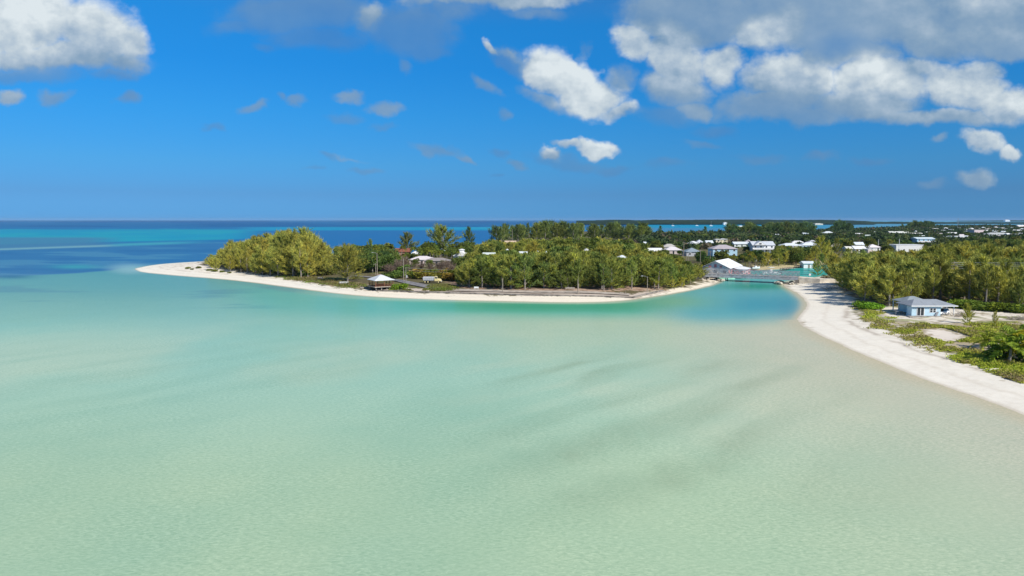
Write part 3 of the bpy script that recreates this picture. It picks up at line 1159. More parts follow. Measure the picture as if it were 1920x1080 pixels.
def shrub(seed, H=1.5, Rr=1.3, dens=210, size=(.13, .26)):
    rng = np.random.default_rng(seed)
    st = MB()
    for i in range(5):
        a = i * 1.26 + rng.normal() * .2
        st.tube([(0, 0, 0), (.3 * Rr * math.cos(a), .3 * Rr * math.sin(a), H * .45), (.55 * Rr * math.cos(a), .55 * Rr * math.sin(a), H * .72)], [.05, .035, .012], 4)
    cs = [(Rr * .55 * math.cos(i * 2.4) * rng.uniform(.4, 1), Rr * .55 * math.sin(i * 2.4) * rng.uniform(.4, 1), H * rng.uniform(.35, .72)) for i in range(8)]
    rs = [Rr * rng.uniform(.36, .52) for _ in cs]
    V, F = blob_crown(rng, cs, rs, dens, size, H / Rr * .62)
    V[:, 2] = np.maximum(V[:, 2], .03)
    return st.mesh("shrub stems"), np_mesh("shrub leaves", V, F), H


def bare_bush(seed, H=3.2, Rr=2.4):
    rng = np.random.default_rng(seed)
    st = MB()
    Ps, Ds, Ls, Ws = [], [], [], []
    for i in range(16):
        a = i * 2.39996
        e = R(rng.uniform(30, 80))
        d = np.array([math.cos(a) * math.cos(e) * Rr, math.sin(a) * math.cos(e) * Rr, math.sin(e) * H]) * rng.uniform(.7, 1.05)
        st.tube([(0, 0, 0), tuple(d * .5 + np.array([0, 0, .2])), tuple(d)], [.05, .035, .012], 4)
        n = 70
        s = rng.uniform(.25, 1.0, n)
        Ps.append(d * s[:, None] + rng.normal(size=(n, 3)) * .12)
        Ds.append(unit(unit(d) * .6 + rng.normal(size=(n, 3)) * .65 + np.array([0, 0, .25])))
        Ls.append(rng.uniform(.3, .9, n))
        Ws.append(rng.uniform(.03, .07, n))
    V, F = quads_from(np.concatenate(Ps), np.concatenate(Ds), np.concatenate(Ls), np.concatenate(Ws), rng)
    return st.mesh("bush stems"), np_mesh("bush twigs", V, F), H


PROTO = {}


def proto(kind, name, mt, mc, meshes, part='crown', stem='trunk'):
    PROTO.setdefault(kind, []).append((name, mt, mc, meshes, part, stem))


for k, (rr_, nb_, ln_) in enumerate(((3.3, 26, -.30), (4.2, 28, -.36), (5.0, 30, -.28), (5.8, 33, -.40), (3.8, 24, -.34), (4.6, 27, -.2), (5.3, 30, -.44))):
    proto('cas', 'casuarina_tree', 'bark', 'needle', casuarina(10 + k, base=.02, Rr=rr_, nb=nb_, per=84, lean=(ln_, .12, 0)))
for k, (rr_, nb_) in enumerate(((3.9, 26), (4.8, 29), (5.6, 33), (4.4, 24), (5.2, 27))):
    proto('castrunk', 'casuarina_tree', 'bark', 'needle', casuarina(30 + k, base=.08 + .02 * k, Rr=rr_, nb=nb_, per=84))
for k in range(4):
    proto('casold', 'casuarina_tree', 'bark', 'needle', casuarina(50 + k, H=12, Rr=4.2 + .5 * k, base=.10, nb=28 + 3 * k, per=66, lean=(-.14, .05, 0), bl=(.7, 1.5), bw=(.13, .24)))
proto('casfluffy', 'casuarina_tree', 'bark', 'needle', casuarina(70, H=12, Rr=6.6, base=.06, nb=64, per=76, lean=(.06, .05, 0), bl=(.6, 1.3)))
for k in range(4):
    proto('broad', 'broadleaf_tree', 'bark', 'leaf', broadleaf(110 + k))
for k in range(3):
    proto('broadfar', 'broadleaf_tree', 'bark', 'leaf', broadleaf(130 + k, dens=26, size=(.55, 1.0), k=11))
for k in range(4):
    proto('palm', 'palm_tree', 'bark', 'frond', palm(150 + k, H=5.2 + .9 * k))
for k in range(3):
    proto('palmlow', 'palm_tree', 'bark', 'frond', palm(160 + k, H=1.9, nf=17, fl=3.8))
for k in range(4):
    proto('shrub', 'green_shrub', 'twig', 'leaf', shrub(170 + k), 'foliage', 'stem')
for k in range(3):
    proto('bare', 'leafless_bush', 'twig', 'twig', bare_bush(190 + k), 'twigs', 'stem')

RNG = random.Random(7)
NCOUNT = {}


PENDING = []


def plant(kind, x, y, h, label, cat, group=None, col=(1, 1, 1), wide=1.0):
    PENDING.append((kind, x, y, h, label, cat, group, col, wide, RNG.randrange(len(PROTO[kind]))))


def visible_area():
    """how much of each planted thing shows, from the nearest to the farthest"""
    top = np.full(2400, 1e9)
    order = sorted(range(len(PENDING)), key=lambda i: PENDING[i][2])
    area = [0.0] * len(PENDING)
    for i in order:
        kind, x, y, h, _, _, _, _, wide, _ = PENDING[i]
        u, vb = proj(x, y, LAND)
        _, vt = proj(x, y, LAND + h)
        r = PIX * h * .34 * wide / y
        a, b = int(max(0, u - r + 200)), int(min(2400, u + r + 201))
        if b <= a:
            continue
        seg = top[a:b]
        vis = np.clip(np.minimum(seg, vb) - vt, 0, None)
        uu = np.arange(a, b) - 200
        area[i] = float(vis[(uu >= 0) & (uu < 1920)].sum())
        top[a:b] = np.minimum(seg, vt + (vb - vt) * .12)
    return area


def plant_now(kind, x, y, h, label, cat, group=None, col=(1, 1, 1), wide=1.0, var=None):
    lst = PROTO[kind]
    name, mt, mc, (tm, cm, H0), part, stem = lst[RNG.randrange(len(lst)) if var is None else var]
    z = TZ(x, y)
    s = h / H0
    free = kind in ('broad', 'broadfar', 'palm', 'palmlow', 'shrub', 'bare')
    o = thing(name, label, cat, (x, y, z - .05), RNG.uniform(0, 6.28) if free else RNG.uniform(-.5, .5), group)
    o.scale = (s * wide, s * wide, s)
    link(stem, tm, M[mt], o)
    c = link(part, cm, M[mc], o)
    j = RNG.uniform(.72, 1.16) if kind.startswith('cas') else RNG.uniform(.85, 1.15)
    c.color = (col[0] * j * RNG.uniform(.94, 1.06), col[1] * j, col[2] * j * RNG.uniform(.9, 1.1), 1)
    NCOUNT[kind] = NCOUNT.get(kind, 0) + 1
    return o


# roofs that stand clear of the greenery: (u0, u1, v of the ridge, lowest v seen, distance)
CLEAR = []


def clear_height(x, y, h, rad):
    """greatest height a plant at (x, y) may have without hiding a roof behind it"""
    z = LAND
    u, _ = proj(x, y, z)
    ru = PIX * rad / y
    for (u0, u1, vt, vb, d) in CLEAR:
        if d > y - 2 and u + ru * .8 > u0 and u - ru * .8 < u1:
            hz = CAM_H - (vb - 412) * y / PIX - z
            h = min(h, hz)
    return h


def scatter(poly_uv, spacing, seed, z=LAND, jit=.42, poly_w=None):
    """points on a jittered grid inside a region of the land"""
    pw = poly_w or [G(u, v, z) for u, v in poly_uv]
    rng = random.Random(seed)
    xs, ys = [p[0] for p in pw], [p[1] for p in pw]
    pts = []
    y = min(ys)
    row = 0
    while y < max(ys):
        x = min(xs) + (spacing * .5 if row % 2 else 0)
        while x < max(xs):
            pts.append((x + rng.uniform(-jit, jit) * spacing, y + rng.uniform(-jit, jit) * spacing))
            x += spacing
        y += spacing * .87
        row += 1
    if not pts:
        return []
    a = np.array(pts)
    k = inside(a[:, 0], a[:, 1], pw)
    a = a[k]
    s = shore(a[:, 0], a[:, 1])
    a = a[s > 3.0]
    out = [tuple(p) for p in a]
    rng.shuffle(out)
    return out


LIMIT = {'casuarina_tree': 296, 'broadleaf_tree': 280}


def plant_all():
    """the trees that show largest stand one by one, the rest of a kind makes one mass"""
    area = visible_area()
    rest = {}
    seen = {}
    for i in sorted(range(len(PENDING)), key=lambda i: -area[i]):
        e = PENDING[i]
        nm = PROTO[e[0]][0][0]
        if nm in LIMIT and (seen.get(nm, 0) >= LIMIT[nm] or area[i] < 3):
            rest.setdefault(nm, []).append(e)
            continue
        if area[i] <= 0 and e[6]:
            continue
        seen[nm] = seen.get(nm, 0) + 1
        plant_now(e[0], e[1], e[2], e[3], e[4], e[5], e[6], e[7], e[8], e[9])
    for nm, lst in rest.items():
        rng = np.random.default_rng(len(lst))
        Vs, Cs = [], []
        cache = {}
        hi, lo = (np.array(NEEDLE_HI), np.array(NEEDLE_LO)) if nm == 'casuarina_tree' else (np.array(LEAF_HI), np.array(LEAF_LO))
        for (kind, x, y, h, lb, ct, gp, col, wide, var) in lst:
            _, _, _, (tm, cm, H0), _, _ = PROTO[kind][var]
            if cm.name not in cache:
                a = np.empty(len(cm.vertices) * 3, np.float32)
                cm.vertices.foreach_get("co", a)
                cache[cm.name] = a.reshape(-1, 4, 3)
            q = cache[cm.name]
            k = rng.choice(len(q), int(len(q) * (.42 if y < 500 else .28)), replace=False)
            q = q[k].astype(float)
            m = q.mean(1, keepdims=True)
            q = m + (q - m) * (1.45 if y < 500 else 1.8)
            a = rng.uniform(-.5, .5)
            s = h / H0
            X = (q[..., 0] * math.cos(a) - q[..., 1] * math.sin(a)) * s * wide + x
            Y = (q[..., 0] * math.sin(a) + q[..., 1] * math.cos(a)) * s * wide + y
            Z = q[..., 2] * s + LAND
            Vs.append(np.stack([X, Y, Z], -1).reshape(-1, 3))
            t = np.clip(rng.normal(.5, .35, len(q)), 0, 1)[:, None]
            c = (lo + (hi - lo) * t) * np.array(col) * rng.uniform(.86, 1.14)
            Cs.append(np.repeat(c, 4, axis=0))
        V = np.concatenate(Vs)
        name = "casuarina_wood" if nm == 'casuarina_tree' else "broadleaf_wood"
        me = np_mesh(name, V, np.arange(len(V)).reshape(-1, 4))
        fattr(me, "kcol", np.concatenate(Cs))
        tag(link(name, me, bpy.data.materials["cover leaves"]), kind='stuff')
        NCOUNT[name] = len(lst)


# ------------------------------------------------------------------ buildings
def zat(y, v):
    k = (VC - v) / PIX
    return CAM_H + y * (k * CP - SP) / (CP + k * SP)


WHITE, BWHITE, PINKW = (.80, .80, .78), (.72, .77, .80), (.74, .67, .66)
GREY, DGREY, BLUEG = (.44, .45, .47), (.27, .26, .26), (.27, .33, .37)
CREAMW, TAN, PINKG = (.70, .62, .46), (.58, .44, .29), (.47, .42, .43)
LBLUE, PALEG = (.42, .62, .74), (.62, .68, .64)


def roof_mesh(kind, w, dp, ze, H, ov=.5, th=.16):
    """closed roof solid; w across, dp deep, eave height ze, ridge height H"""
    b = MB()
    x0, x1, y0, y1 = -w / 2, w / 2, -dp / 2 - ov, dp / 2 + ov
    e = ze + .004
    t = e + th
    if kind == 'hip':
        hl = max(0.0, (w - (dp + 2 * ov)) / 2) if w > dp else 0.0
        hd = 0.0 if w > dp else max(0.0, (dp + 2 * ov - w) / 2)
        r = [(-hl, -hd, H), (hl, hd, H)] if hd == 0 else [(0, -hd, H), (0, hd, H)]
        lo = [(x0, y0), (x1, y0), (x1, y1), (x0, y1)]
        b.poly([(x, y, e) for x, y in lo[::-1]])
        for i in range(4):
            p, q = lo[i], lo[(i + 1) % 4]
            b.poly([(*p, e), (*q, e), (*q, t), (*p, t)])
        A, B_, C_, D_ = [(x, y, t) for x, y in lo]
        if hd == 0:
            b.poly([A, B_, r[1], r[0]])
            b.poly([B_, C_, r[1]])
            b.poly([C_, D_, r[0], r[1]])
            b.poly([D_, A, r[0]])
        else:
            b.poly([A, B_, r[0]])
            b.poly([B_, C_, r[1], r[0]])
            b.poly([C_, D_, r[1]])
            b.poly([D_, A, r[0], r[1]])
    elif kind in ('gable_side', 'gable_front'):
        if kind == 'gable_side':
            sec = [(y0, e), (y1, e), (y1, t), (0, H), (y0, t)]
            b.loft([[(x0, a, z) for a, z in sec], [(x1, a, z) for a, z in sec]])
        else:
            sec = [(x0, e), (x1, e), (x1, t), (0, H), (x0, t)]
            b.loft([[(a, y0, z) for a, z in sec], [(a, y1, z) for a, z in sec]])
    elif kind == 'shed':
        sec = [(y0, e - .25), (y1, H - th), (y1, H), (y0, e - .25 + th)]
        b.loft([[(x0, a, z) for a, z in sec], [(x1, a, z) for a, z in sec]])
    else:
        b.box(x0, x1, y0, y1, e, H)
    return b


def add_window(parent, x, y, z, w, h, nx=0, ny=-1):
    """window on a wall whose outside faces (nx, ny): a frame with its pane"""
    f, p = MB(), MB()
    if ny:
        f.box(-w / 2 - .09, w / 2 + .09, -.05, .05, -h / 2 - .09, h / 2 + .09)
        p.box(-w / 2, w / 2, -.06, -.052, -h / 2, h / 2) if ny < 0 else p.box(-w / 2, w / 2, .052, .06, -h / 2, h / 2)
    else:
        f.box(-.05, .05, -w / 2 - .09, w / 2 + .09, -h / 2 - .09, h / 2 + .09)
        p.box(-.06, -.052, -w / 2, w / 2, -h / 2, h / 2) if nx < 0 else p.box(.052, .06, -w / 2, w / 2, -h / 2, h / 2)
    o = f.build("window", M['white'], parent, loc=(x, y, z))
    p.build("pane", M['glass'], o)
    return o


HOUSES = []


def house(u0, u1, vt, vb, H, roof, rc, wc, label, dp=None, rz=0.0, storeys=1, group=None, name="house", porch=False, eave=None):
    um = (u0 + u1) / 2
    x, y = G(um, vt, LAND + H)
    w = (u1 - u0) * y / PIX
    dp = dp or max(5.0, min(w * .62, 10.0))
    z = TZ(x, y)
    CLEAR.append((u0, u1, vt, vb, y))
    ze = eave or (2.75 * storeys if roof != 'flat' else H - .3)
    ze = min(ze, H - .7) if roof != 'flat' else H - .3
    o = thing(name, label, "house" if name == "house" else name.split('_')[-1], (x, y, z - .1), rz, group)
    ww, wd = w - 1.0, dp
    b = MB().box(-ww / 2, ww / 2, -wd / 2, wd / 2, -.6, ze)
    if roof == 'gable_front':
        b.loft([[(-ww / 2 + .2, a, ze + .16), (ww / 2 - .2, a, ze + .16), (0, a, H - .25)] for a in (-wd / 2, wd / 2)])
    if roof == 'gable_side':
        b.loft([[(a, -wd / 2 + .2, ze + .16), (a, wd / 2 - .2, ze + .16), (a, 0, H - .25)] for a in (-ww / 2, ww / 2)])
    b.build("wall", M['paint'], o, wc)
    roof_mesh(roof, w, dp, ze, H, .5 if roof != 'flat' else .15).build("roof", M['roof'], o, rc)
    if u1 - u0 > 11 and vt < 500:
        n = max(1, int(ww / 3.4))
        for st in range(storeys):
            for k in range(n):
                xx = -ww / 2 + ww * (k + .5) / n
                if st == 0 and k == n // 2:
                    dd = MB().box(-.5, .5, -.05, .05, 0, 2.1)
                    dd.build("door", M['glass'] if k % 2 else M['greytimber'], o, loc=(xx, -wd / 2 - .02, .1))
                else:
                    add_window(o, xx, -wd / 2 - .02, 1.55 + 2.75 * st, 1.15, 1.1)
    if porch:
        q = MB()
        q.box(-ww / 2, ww / 2, -wd / 2 - 2.2, -wd / 2 - .01, 2.35 if storeys == 1 else 2.55, 2.6 if storeys == 1 else 2.8)
        for k in range(5):
            xx = -ww / 2 + .15 + (ww - .3) * k / 4
            q.box(xx - .09, xx + .09, -wd / 2 - 2.15, -wd / 2 - 1.97, -.5, 2.35)
        if storeys > 1:
            q.box(-ww / 2, ww / 2, -wd / 2 - 2.2, -wd / 2 - 2.1, 2.81, 3.75)
        q.build("balcony" if storeys > 1 else "porch", M['white'], o)
    HOUSES.append(o)
    return o


# houses on the point
house(768, 818, 479.5, 483.5, 4.6, 'hip', PINKW, (.72, .60, .58), "pale pink broad roofed house among brown leafless bushes on the point", dp=9)
house(795, 845, 483, 486.5, 4.2, 'hip', (.33, .29, .27), (.40, .36, .32), "grey brown hipped roof house beside the pale pink house", dp=7)
h = house(850, 882, 471, 474.5, 5.2, 'gable_front', WHITE, WHITE, "white gabled house with small roof tower behind the left end of the casuarinas", dp=9)
b = MB().box(-1.3, 1.3, -1.3, 1.3, 4.2, 6.0)
b.build("tower", M['paint'], h, WHITE)
roof_mesh('hip', 3.4, 2.6, 6.0, 6.8, .4).build("tower_roof", M['roof'], h, WHITE)
house(741, 770, 465, 474, 5.0, 'gable_side', (.27, .095, .055), (.30, .16, .11), "house with rusty red roof below the palms", dp=7)
house(769, 789, 470, 475, 4.8, 'hip', WHITE, BWHITE, "small white roofed house right of the rusty red roof", dp=6)
house(819, 836, 465.5, 468.5, 4.8, 'hip', WHITE, WHITE, "white hipped roof alone in light green scrub below the tall dark casuarina", dp=6)
house(946, 968, 451, 454, 5.0, 'gable_side', (.66, .50, .36), TAN, "tan roofed house with a thin mast beside it", dp=7)
house(944, 958, 466, 470, 5.0, 'hip', BWHITE, WHITE, "white roof between olive trees, below the tan roofed house", dp=7)
house(973, 989, 471, 476, 5.0, 'gable_side', BWHITE, WHITE, "low white gabled roof half covered by casuarina tops, grey streaked", dp=6)
house(1002, 1014, 469, 473, 5.0, 'gable_front', WHITE, WHITE, "narrow white gable peeping out of the middle of the grove", dp=6)
house(1019, 1030, 470, 474, 5.0, 'hip', PALEG, WHITE, "pale green white roof just right of the narrow white gable", dp=6)
house(1090, 1109, 465, 472, 5.2, 'gable_front', WHITE, WHITE, "bright white gable above the right half of the front grove", dp=7)
house(1149, 1184, 478, 484, 5.0, 'hip', BWHITE, WHITE, "wide bluish white roof deep in the right end of the front grove", dp=8)
house(905, 930, 473, 478, 4.8, 'gable_side', PALEG, WHITE, "low pale roof behind the left part of the front grove", dp=6)
# the town across the creek
house(1206, 1217, 453, 456, 5.0, 'gable_side', BWHITE, WHITE, "small white roof at the foot of the tall back row of trees", dp=7)
house(1213, 1241, 464.5, 469, 4.8, 'gable_side', WHITE, CREAMW, "long low white roof at the right edge of the olive grove", dp=7)
house(1241, 1268, 457, 461, 5.0, 'hip', (.50, .47, .43), CREAMW, "greyish brown roof behind a pinkish white hipped roof", dp=7)
house(1244, 1277, 462, 469, 5.2, 'hip', (.70, .65, .65), (.55, .47, .44), "pinkish white hipped roof left of the tall street pole", dp=8)
house(1282, 1312, 464, 471, 5.4, 'hip', BLUEG, GREY, "blue grey hipped roof house among dark bushes", dp=10)
house(1287, 1310, 452, 458, 5.2, 'gable_front', WHITE, WHITE, "bright white gabled roof above the blue grey roof", dp=9, rz=-.5)
house(1303, 1319, 449, 455, 5.6, 'hip', (.58, .60, .64), WHITE, "grey white roof directly behind the bright white gable", dp=8)
house(1322, 1336, 450.5, 457, 5.0, 'gable_side', BWHITE, WHITE, "small white and grey house below the lone dark conical tree", dp=7)
house(1339, 1351, 447.5, 456, 6.0, 'gable_front', WHITE, CREAMW, "cream gabled house, left of a pair side by side", dp=8, storeys=2)
house(1350, 1363, 447, 457, 6.2, 'gable_front', WHITE, (.74, .68, .50), "cream gabled house, right of a pair side by side", dp=8, storeys=2)
house(1331, 1379, 458.5, 470, 7.6, 'hip', PINKG, LBLUE, "two storey pale blue house under a wide pinkish grey pyramid roof", dp=11, storeys=2, eave=5.0)
house(1373, 1404, 453, 462, 4.6, 'gable_side', BWHITE, PALEG, "low white house with bright sloping roof, left of the big gabled house", dp=8)
house(1396, 1410, 449, 452.5, 4.8, 'hip', PINKG, WHITE, "small pinkish roof behind the low white house", dp=7)
h = house(1406, 1449, 452, 469, 8.2, 'gable_side', (.58, .61, .64), WHITE, "big white two storey house with grey roof, front gable and long white balcony", dp=10, storeys=2, porch=True, eave=5.4)
b = MB()
b.loft([[(-7.5, a, 5.6), (1.5, a, 5.6), (-3, a, 8.6)] for a in (-6.6, -1.0)])
b.build("front_gable", M['roof'], h, (.58, .61, .64))
b = MB()
b.loft([[(-6.8, a, 5.65), (.8, a, 5.65), (-3, a, 8.2)] for a in (-6.68, -6.61)])
b.build("gable_wall", M['paint'], h, WHITE)
add_window(h, -3, -6.72, 6.6, 1.6, .9)
house(1462, 1500, 455.5, 461, 4.8, 'hip', BWHITE, WHITE, "broad white hipped roof right of the big balcony house", dp=9)
house(1480, 1510, 451, 456.5, 5.4, 'hip', WHITE, LBLUE, "white hipped roof set higher behind two lower white roofs", dp=8)
house(1499, 1534, 454, 462.5, 5.2, 'hip', BWHITE, LBLUE, "pale blue house with white hipped roof beside the tall olive casuarina", dp=9)
house(1512, 1534, 450, 453.5, 5.2, 'hip', (.55, .55, .58), WHITE, "faint grey roof showing over the pale blue house", dp=8)
house(1504, 1517, 436, 441, 5.5, 'gable_side', (.50, .56, .60), PALEG, "distant pale grey house under dark casuarinas", dp=9)
house(1541, 1563, 433.5, 439, 6.0, 'hip', BWHITE, WHITE, "distant white house with stepped roof at the foot of dark trees", dp=12)
house(1453, 1465, 438.5, 443, 5.0, 'gable_side', BWHITE, GREY, "tiny white roof in the dark woods above the big balcony house", dp=9)
house(1385, 1393, 421, 425, 6.5, 'gable_side', WHITE, WHITE, "far white house on the lagoon shore at the edge of dark trees", dp=12)
house(1419, 1424, 420.5, 423.5, 7.0, 'hip', WHITE, WHITE, "single far white speck of a house above the dark trees", dp=10)
house(1565, 1581, 457, 462, 5.2, 'gable_front', CREAMW, CREAMW, "cream gabled house among olive casuarinas", dp=9, rz=.5)
house(1583, 1599, 461.5, 467, 4.6, 'gable_side', (.76, .74, .64), CREAMW, "cream white low house right of the cream gable", dp=7)
house(1600, 1618, 453.5, 459, 5.6, 'gable_side', BWHITE, PALEG, "white house with plain bright roof behind a palm", dp=8, storeys=1)
house(1597, 1620, 460.5, 467, 5.0, 'gable_side', WHITE, WHITE, "white sloping roof in front of the plain bright roof", dp=8)
house(1623, 1648, 457.5, 464, 5.2, 'hip', (.80, .74, .73), WHITE, "wide pinkish white roof left of a dark wooded gap", dp=9)
house(1622, 1634, 466, 472.5, 4.6, 'flat', WHITE, (.80, .66, .62), "small pink walled block at the edge of the right grove", dp=6)
house(1671, 1723, 458, 469, 5.4, 'flat', (.74, .75, .74), (.76, .76, .74), "long white flat roofed building with a thin mast", dp=12)
house(1712, 1747, 444.5, 455.5, 7.0, 'gable_side', (.66, .76, .80), (.34, .55, .68), "light blue gabled house standing in dark woods", dp=12, storeys=2, porch=True)
house(1665, 1702, 433.5, 439, 5.5, 'gable_side', (.72, .72, .66), WHITE, "long pale building on the wooded rise", dp=14)
house(1703, 1728, 436.5, 440, 5.0, 'gable_side', (.76, .74, .68), WHITE, "low white shed right of the long pale building", dp=12)
house(1747, 1759, 428, 430.5, 6.0, 'gable_side', WHITE, WHITE, "lone white roof right of the distant tall dark clump", dp=14)
house(1776, 1794, 435.3, 438.5, 5.5, 'gable_side', WHITE, WHITE, "long white roof in the middle of the far town", dp=14)
house(1766, 1775, 442.5, 446, 5.0, 'gable_front', WHITE, WHITE, "small bright white gable on the edge of bare brown scrub", dp=9)
house(1791, 1805, 442, 447, 5.0, 'gable_front', WHITE, WHITE, "white gabled house just above the right grove, roof sloping right", dp=10, rz=.6)
house(1820, 1839, 430.8, 438, 8.0, 'flat', (.78, .74, .74), (.76, .62, .62), "two storey pink and white block in the far town", dp=16, storeys=2)
house(1816, 1827, 427, 431, 6.5, 'hip', WHITE, WHITE, "white house right behind the pink and white block", dp=14)
house(1808, 1818, 432.5, 436, 5.0, 'hip', BWHITE, WHITE, "bluish white roof left of the pink and white block", dp=12)
house(1862, 1870, 424.5, 428, 6.5, 'hip', WHITE, WHITE, "small far white house, left of two near the horizon", dp=14)
house(1873, 1882, 426.5, 429, 6.0, 'flat', WHITE, WHITE, "small far white block, right of two near the horizon", dp=14)
house(1856, 1874, 433.5, 437, 5.0, 'hip', BWHITE, WHITE, "whitish roof cluster behind the large grey roof", dp=12)
house(1841, 1898, 435.8, 441.5, 6.5, 'hip', (.50, .51, .50), CREAMW, "large grey hipped roof above the right grove", dp=22)
house(1849, 1857, 438, 441, 4.6, 'hip', PALEG, CREAMW, "little pale green roof at the left end of the large grey roof", dp=8)
house(1896, 1914, 430.5, 434, 5.5, 'gable_side', WHITE, WHITE, "long bright white roof at the right edge of the far town", dp=16)
house(1906, 1924, 421.8, 426.5, 8.0, 'gable_side', (.80, .76, .72), WHITE, "large white hall near the horizon at the right edge", dp=22)
house(1908, 1924, 428, 431, 5.5, 'hip', BWHITE, WHITE, "white hipped roof below the large hall at the right edge", dp=14)
house(1795, 1803, 426.5, 429, 6.0, 'hip', PALEG, WHITE, "pale roof near the foot of the far radio mast", dp=14)


rt = random.Random(44)
for k, (u, v) in enumerate(((1729, 441), (1738, 434), (1762, 437), (1753, 432.5), (1768, 431), (1783, 429.5), (1785, 442), (1803, 439), (1812, 441.5), (1811, 428.8), (1836, 427.5), (1846, 431), (1843, 425.5), (1852, 428.5), (1856, 441), (1866, 431), (1881, 433), (1888, 428), (1889, 437), (1898, 425.5), (1902, 438), (1912, 436.5), (1878, 441), (1828, 441), (1773, 426.5), (1717, 432), (1640, 434), (1610, 437), (1627, 440))):
    w = rt.uniform(7, 13)
    house(u - w / 2, u + w / 2, v, v + rt.uniform(2.2, 3.6), rt.uniform(5, 6.5), rt.choice(('hip', 'gable_side', 'gable_side', 'gable_front')), rt.choice((WHITE, WHITE, BWHITE, PALEG, PINKW)), rt.choice((WHITE, CREAMW, WHITE)),
          "tiny pale roof scattered among the trees of the far town", dp=10, rz=rt.uniform(-.4, .4), group="tiny far roofs of the town")


def distant(name, label, u, v, w, h, d, colr, cat="house", arch=False):
    """a building on the far hills, standing on their slope"""
    x = (u - UC) / PIX * d
    z = zat(d, v)
    o = thing(name, label, cat, (x, d, z))
    if arch:
        r = [[(w / 2 * math.cos(a), yy, h * math.sin(a)) for a in np.linspace(0, math.pi, 11)] for yy in (-w / 2, w / 2)]
        MB().loft([[(p[0], p[1], p[2] - (4 if p[2] < 1e-3 else 0)) for p in q] for q in r]).build("shell", M['paint'], o, colr)
    else:
        MB().box(-w / 2, w / 2, -w / 3, w / 3, -8, h * .6).build("wall", M['paint'], o, colr)
        roof_mesh('hip', w * 1.06, w * .66, h * .6, h).build("roof", M['roof'], o, WHITE)


distant("house", "white villa on the far hillside, left of a group of three", 1305.5, 415.6, 12, 6, 4000, WHITE)
distant("house", "white villa on the far hillside, middle of a group of three", 1311.5, 415.4, 16, 6, 4000, WHITE)
distant("house", "white villa on the far hillside, right of a group of three", 1317.5, 416, 12, 5, 4000, WHITE)
distant("hangar", "white arched hangar on the lagoon shore below the far hills", 1357.5, 420, 20, 9, 3440, WHITE, "hangar", True)
distant("house", "white house on the far hill above the dark tree clump", 1500.5, 418.5, 15, 7, 3700, WHITE)
distant("house", "pale long house at the water's edge below the far hills", 1531, 421, 40, 6, 3400, CREAMW)
distant("ship", "white ship on the horizon at the far right", 1883, 414.2, 60, 16, 9000, WHITE, "ship")


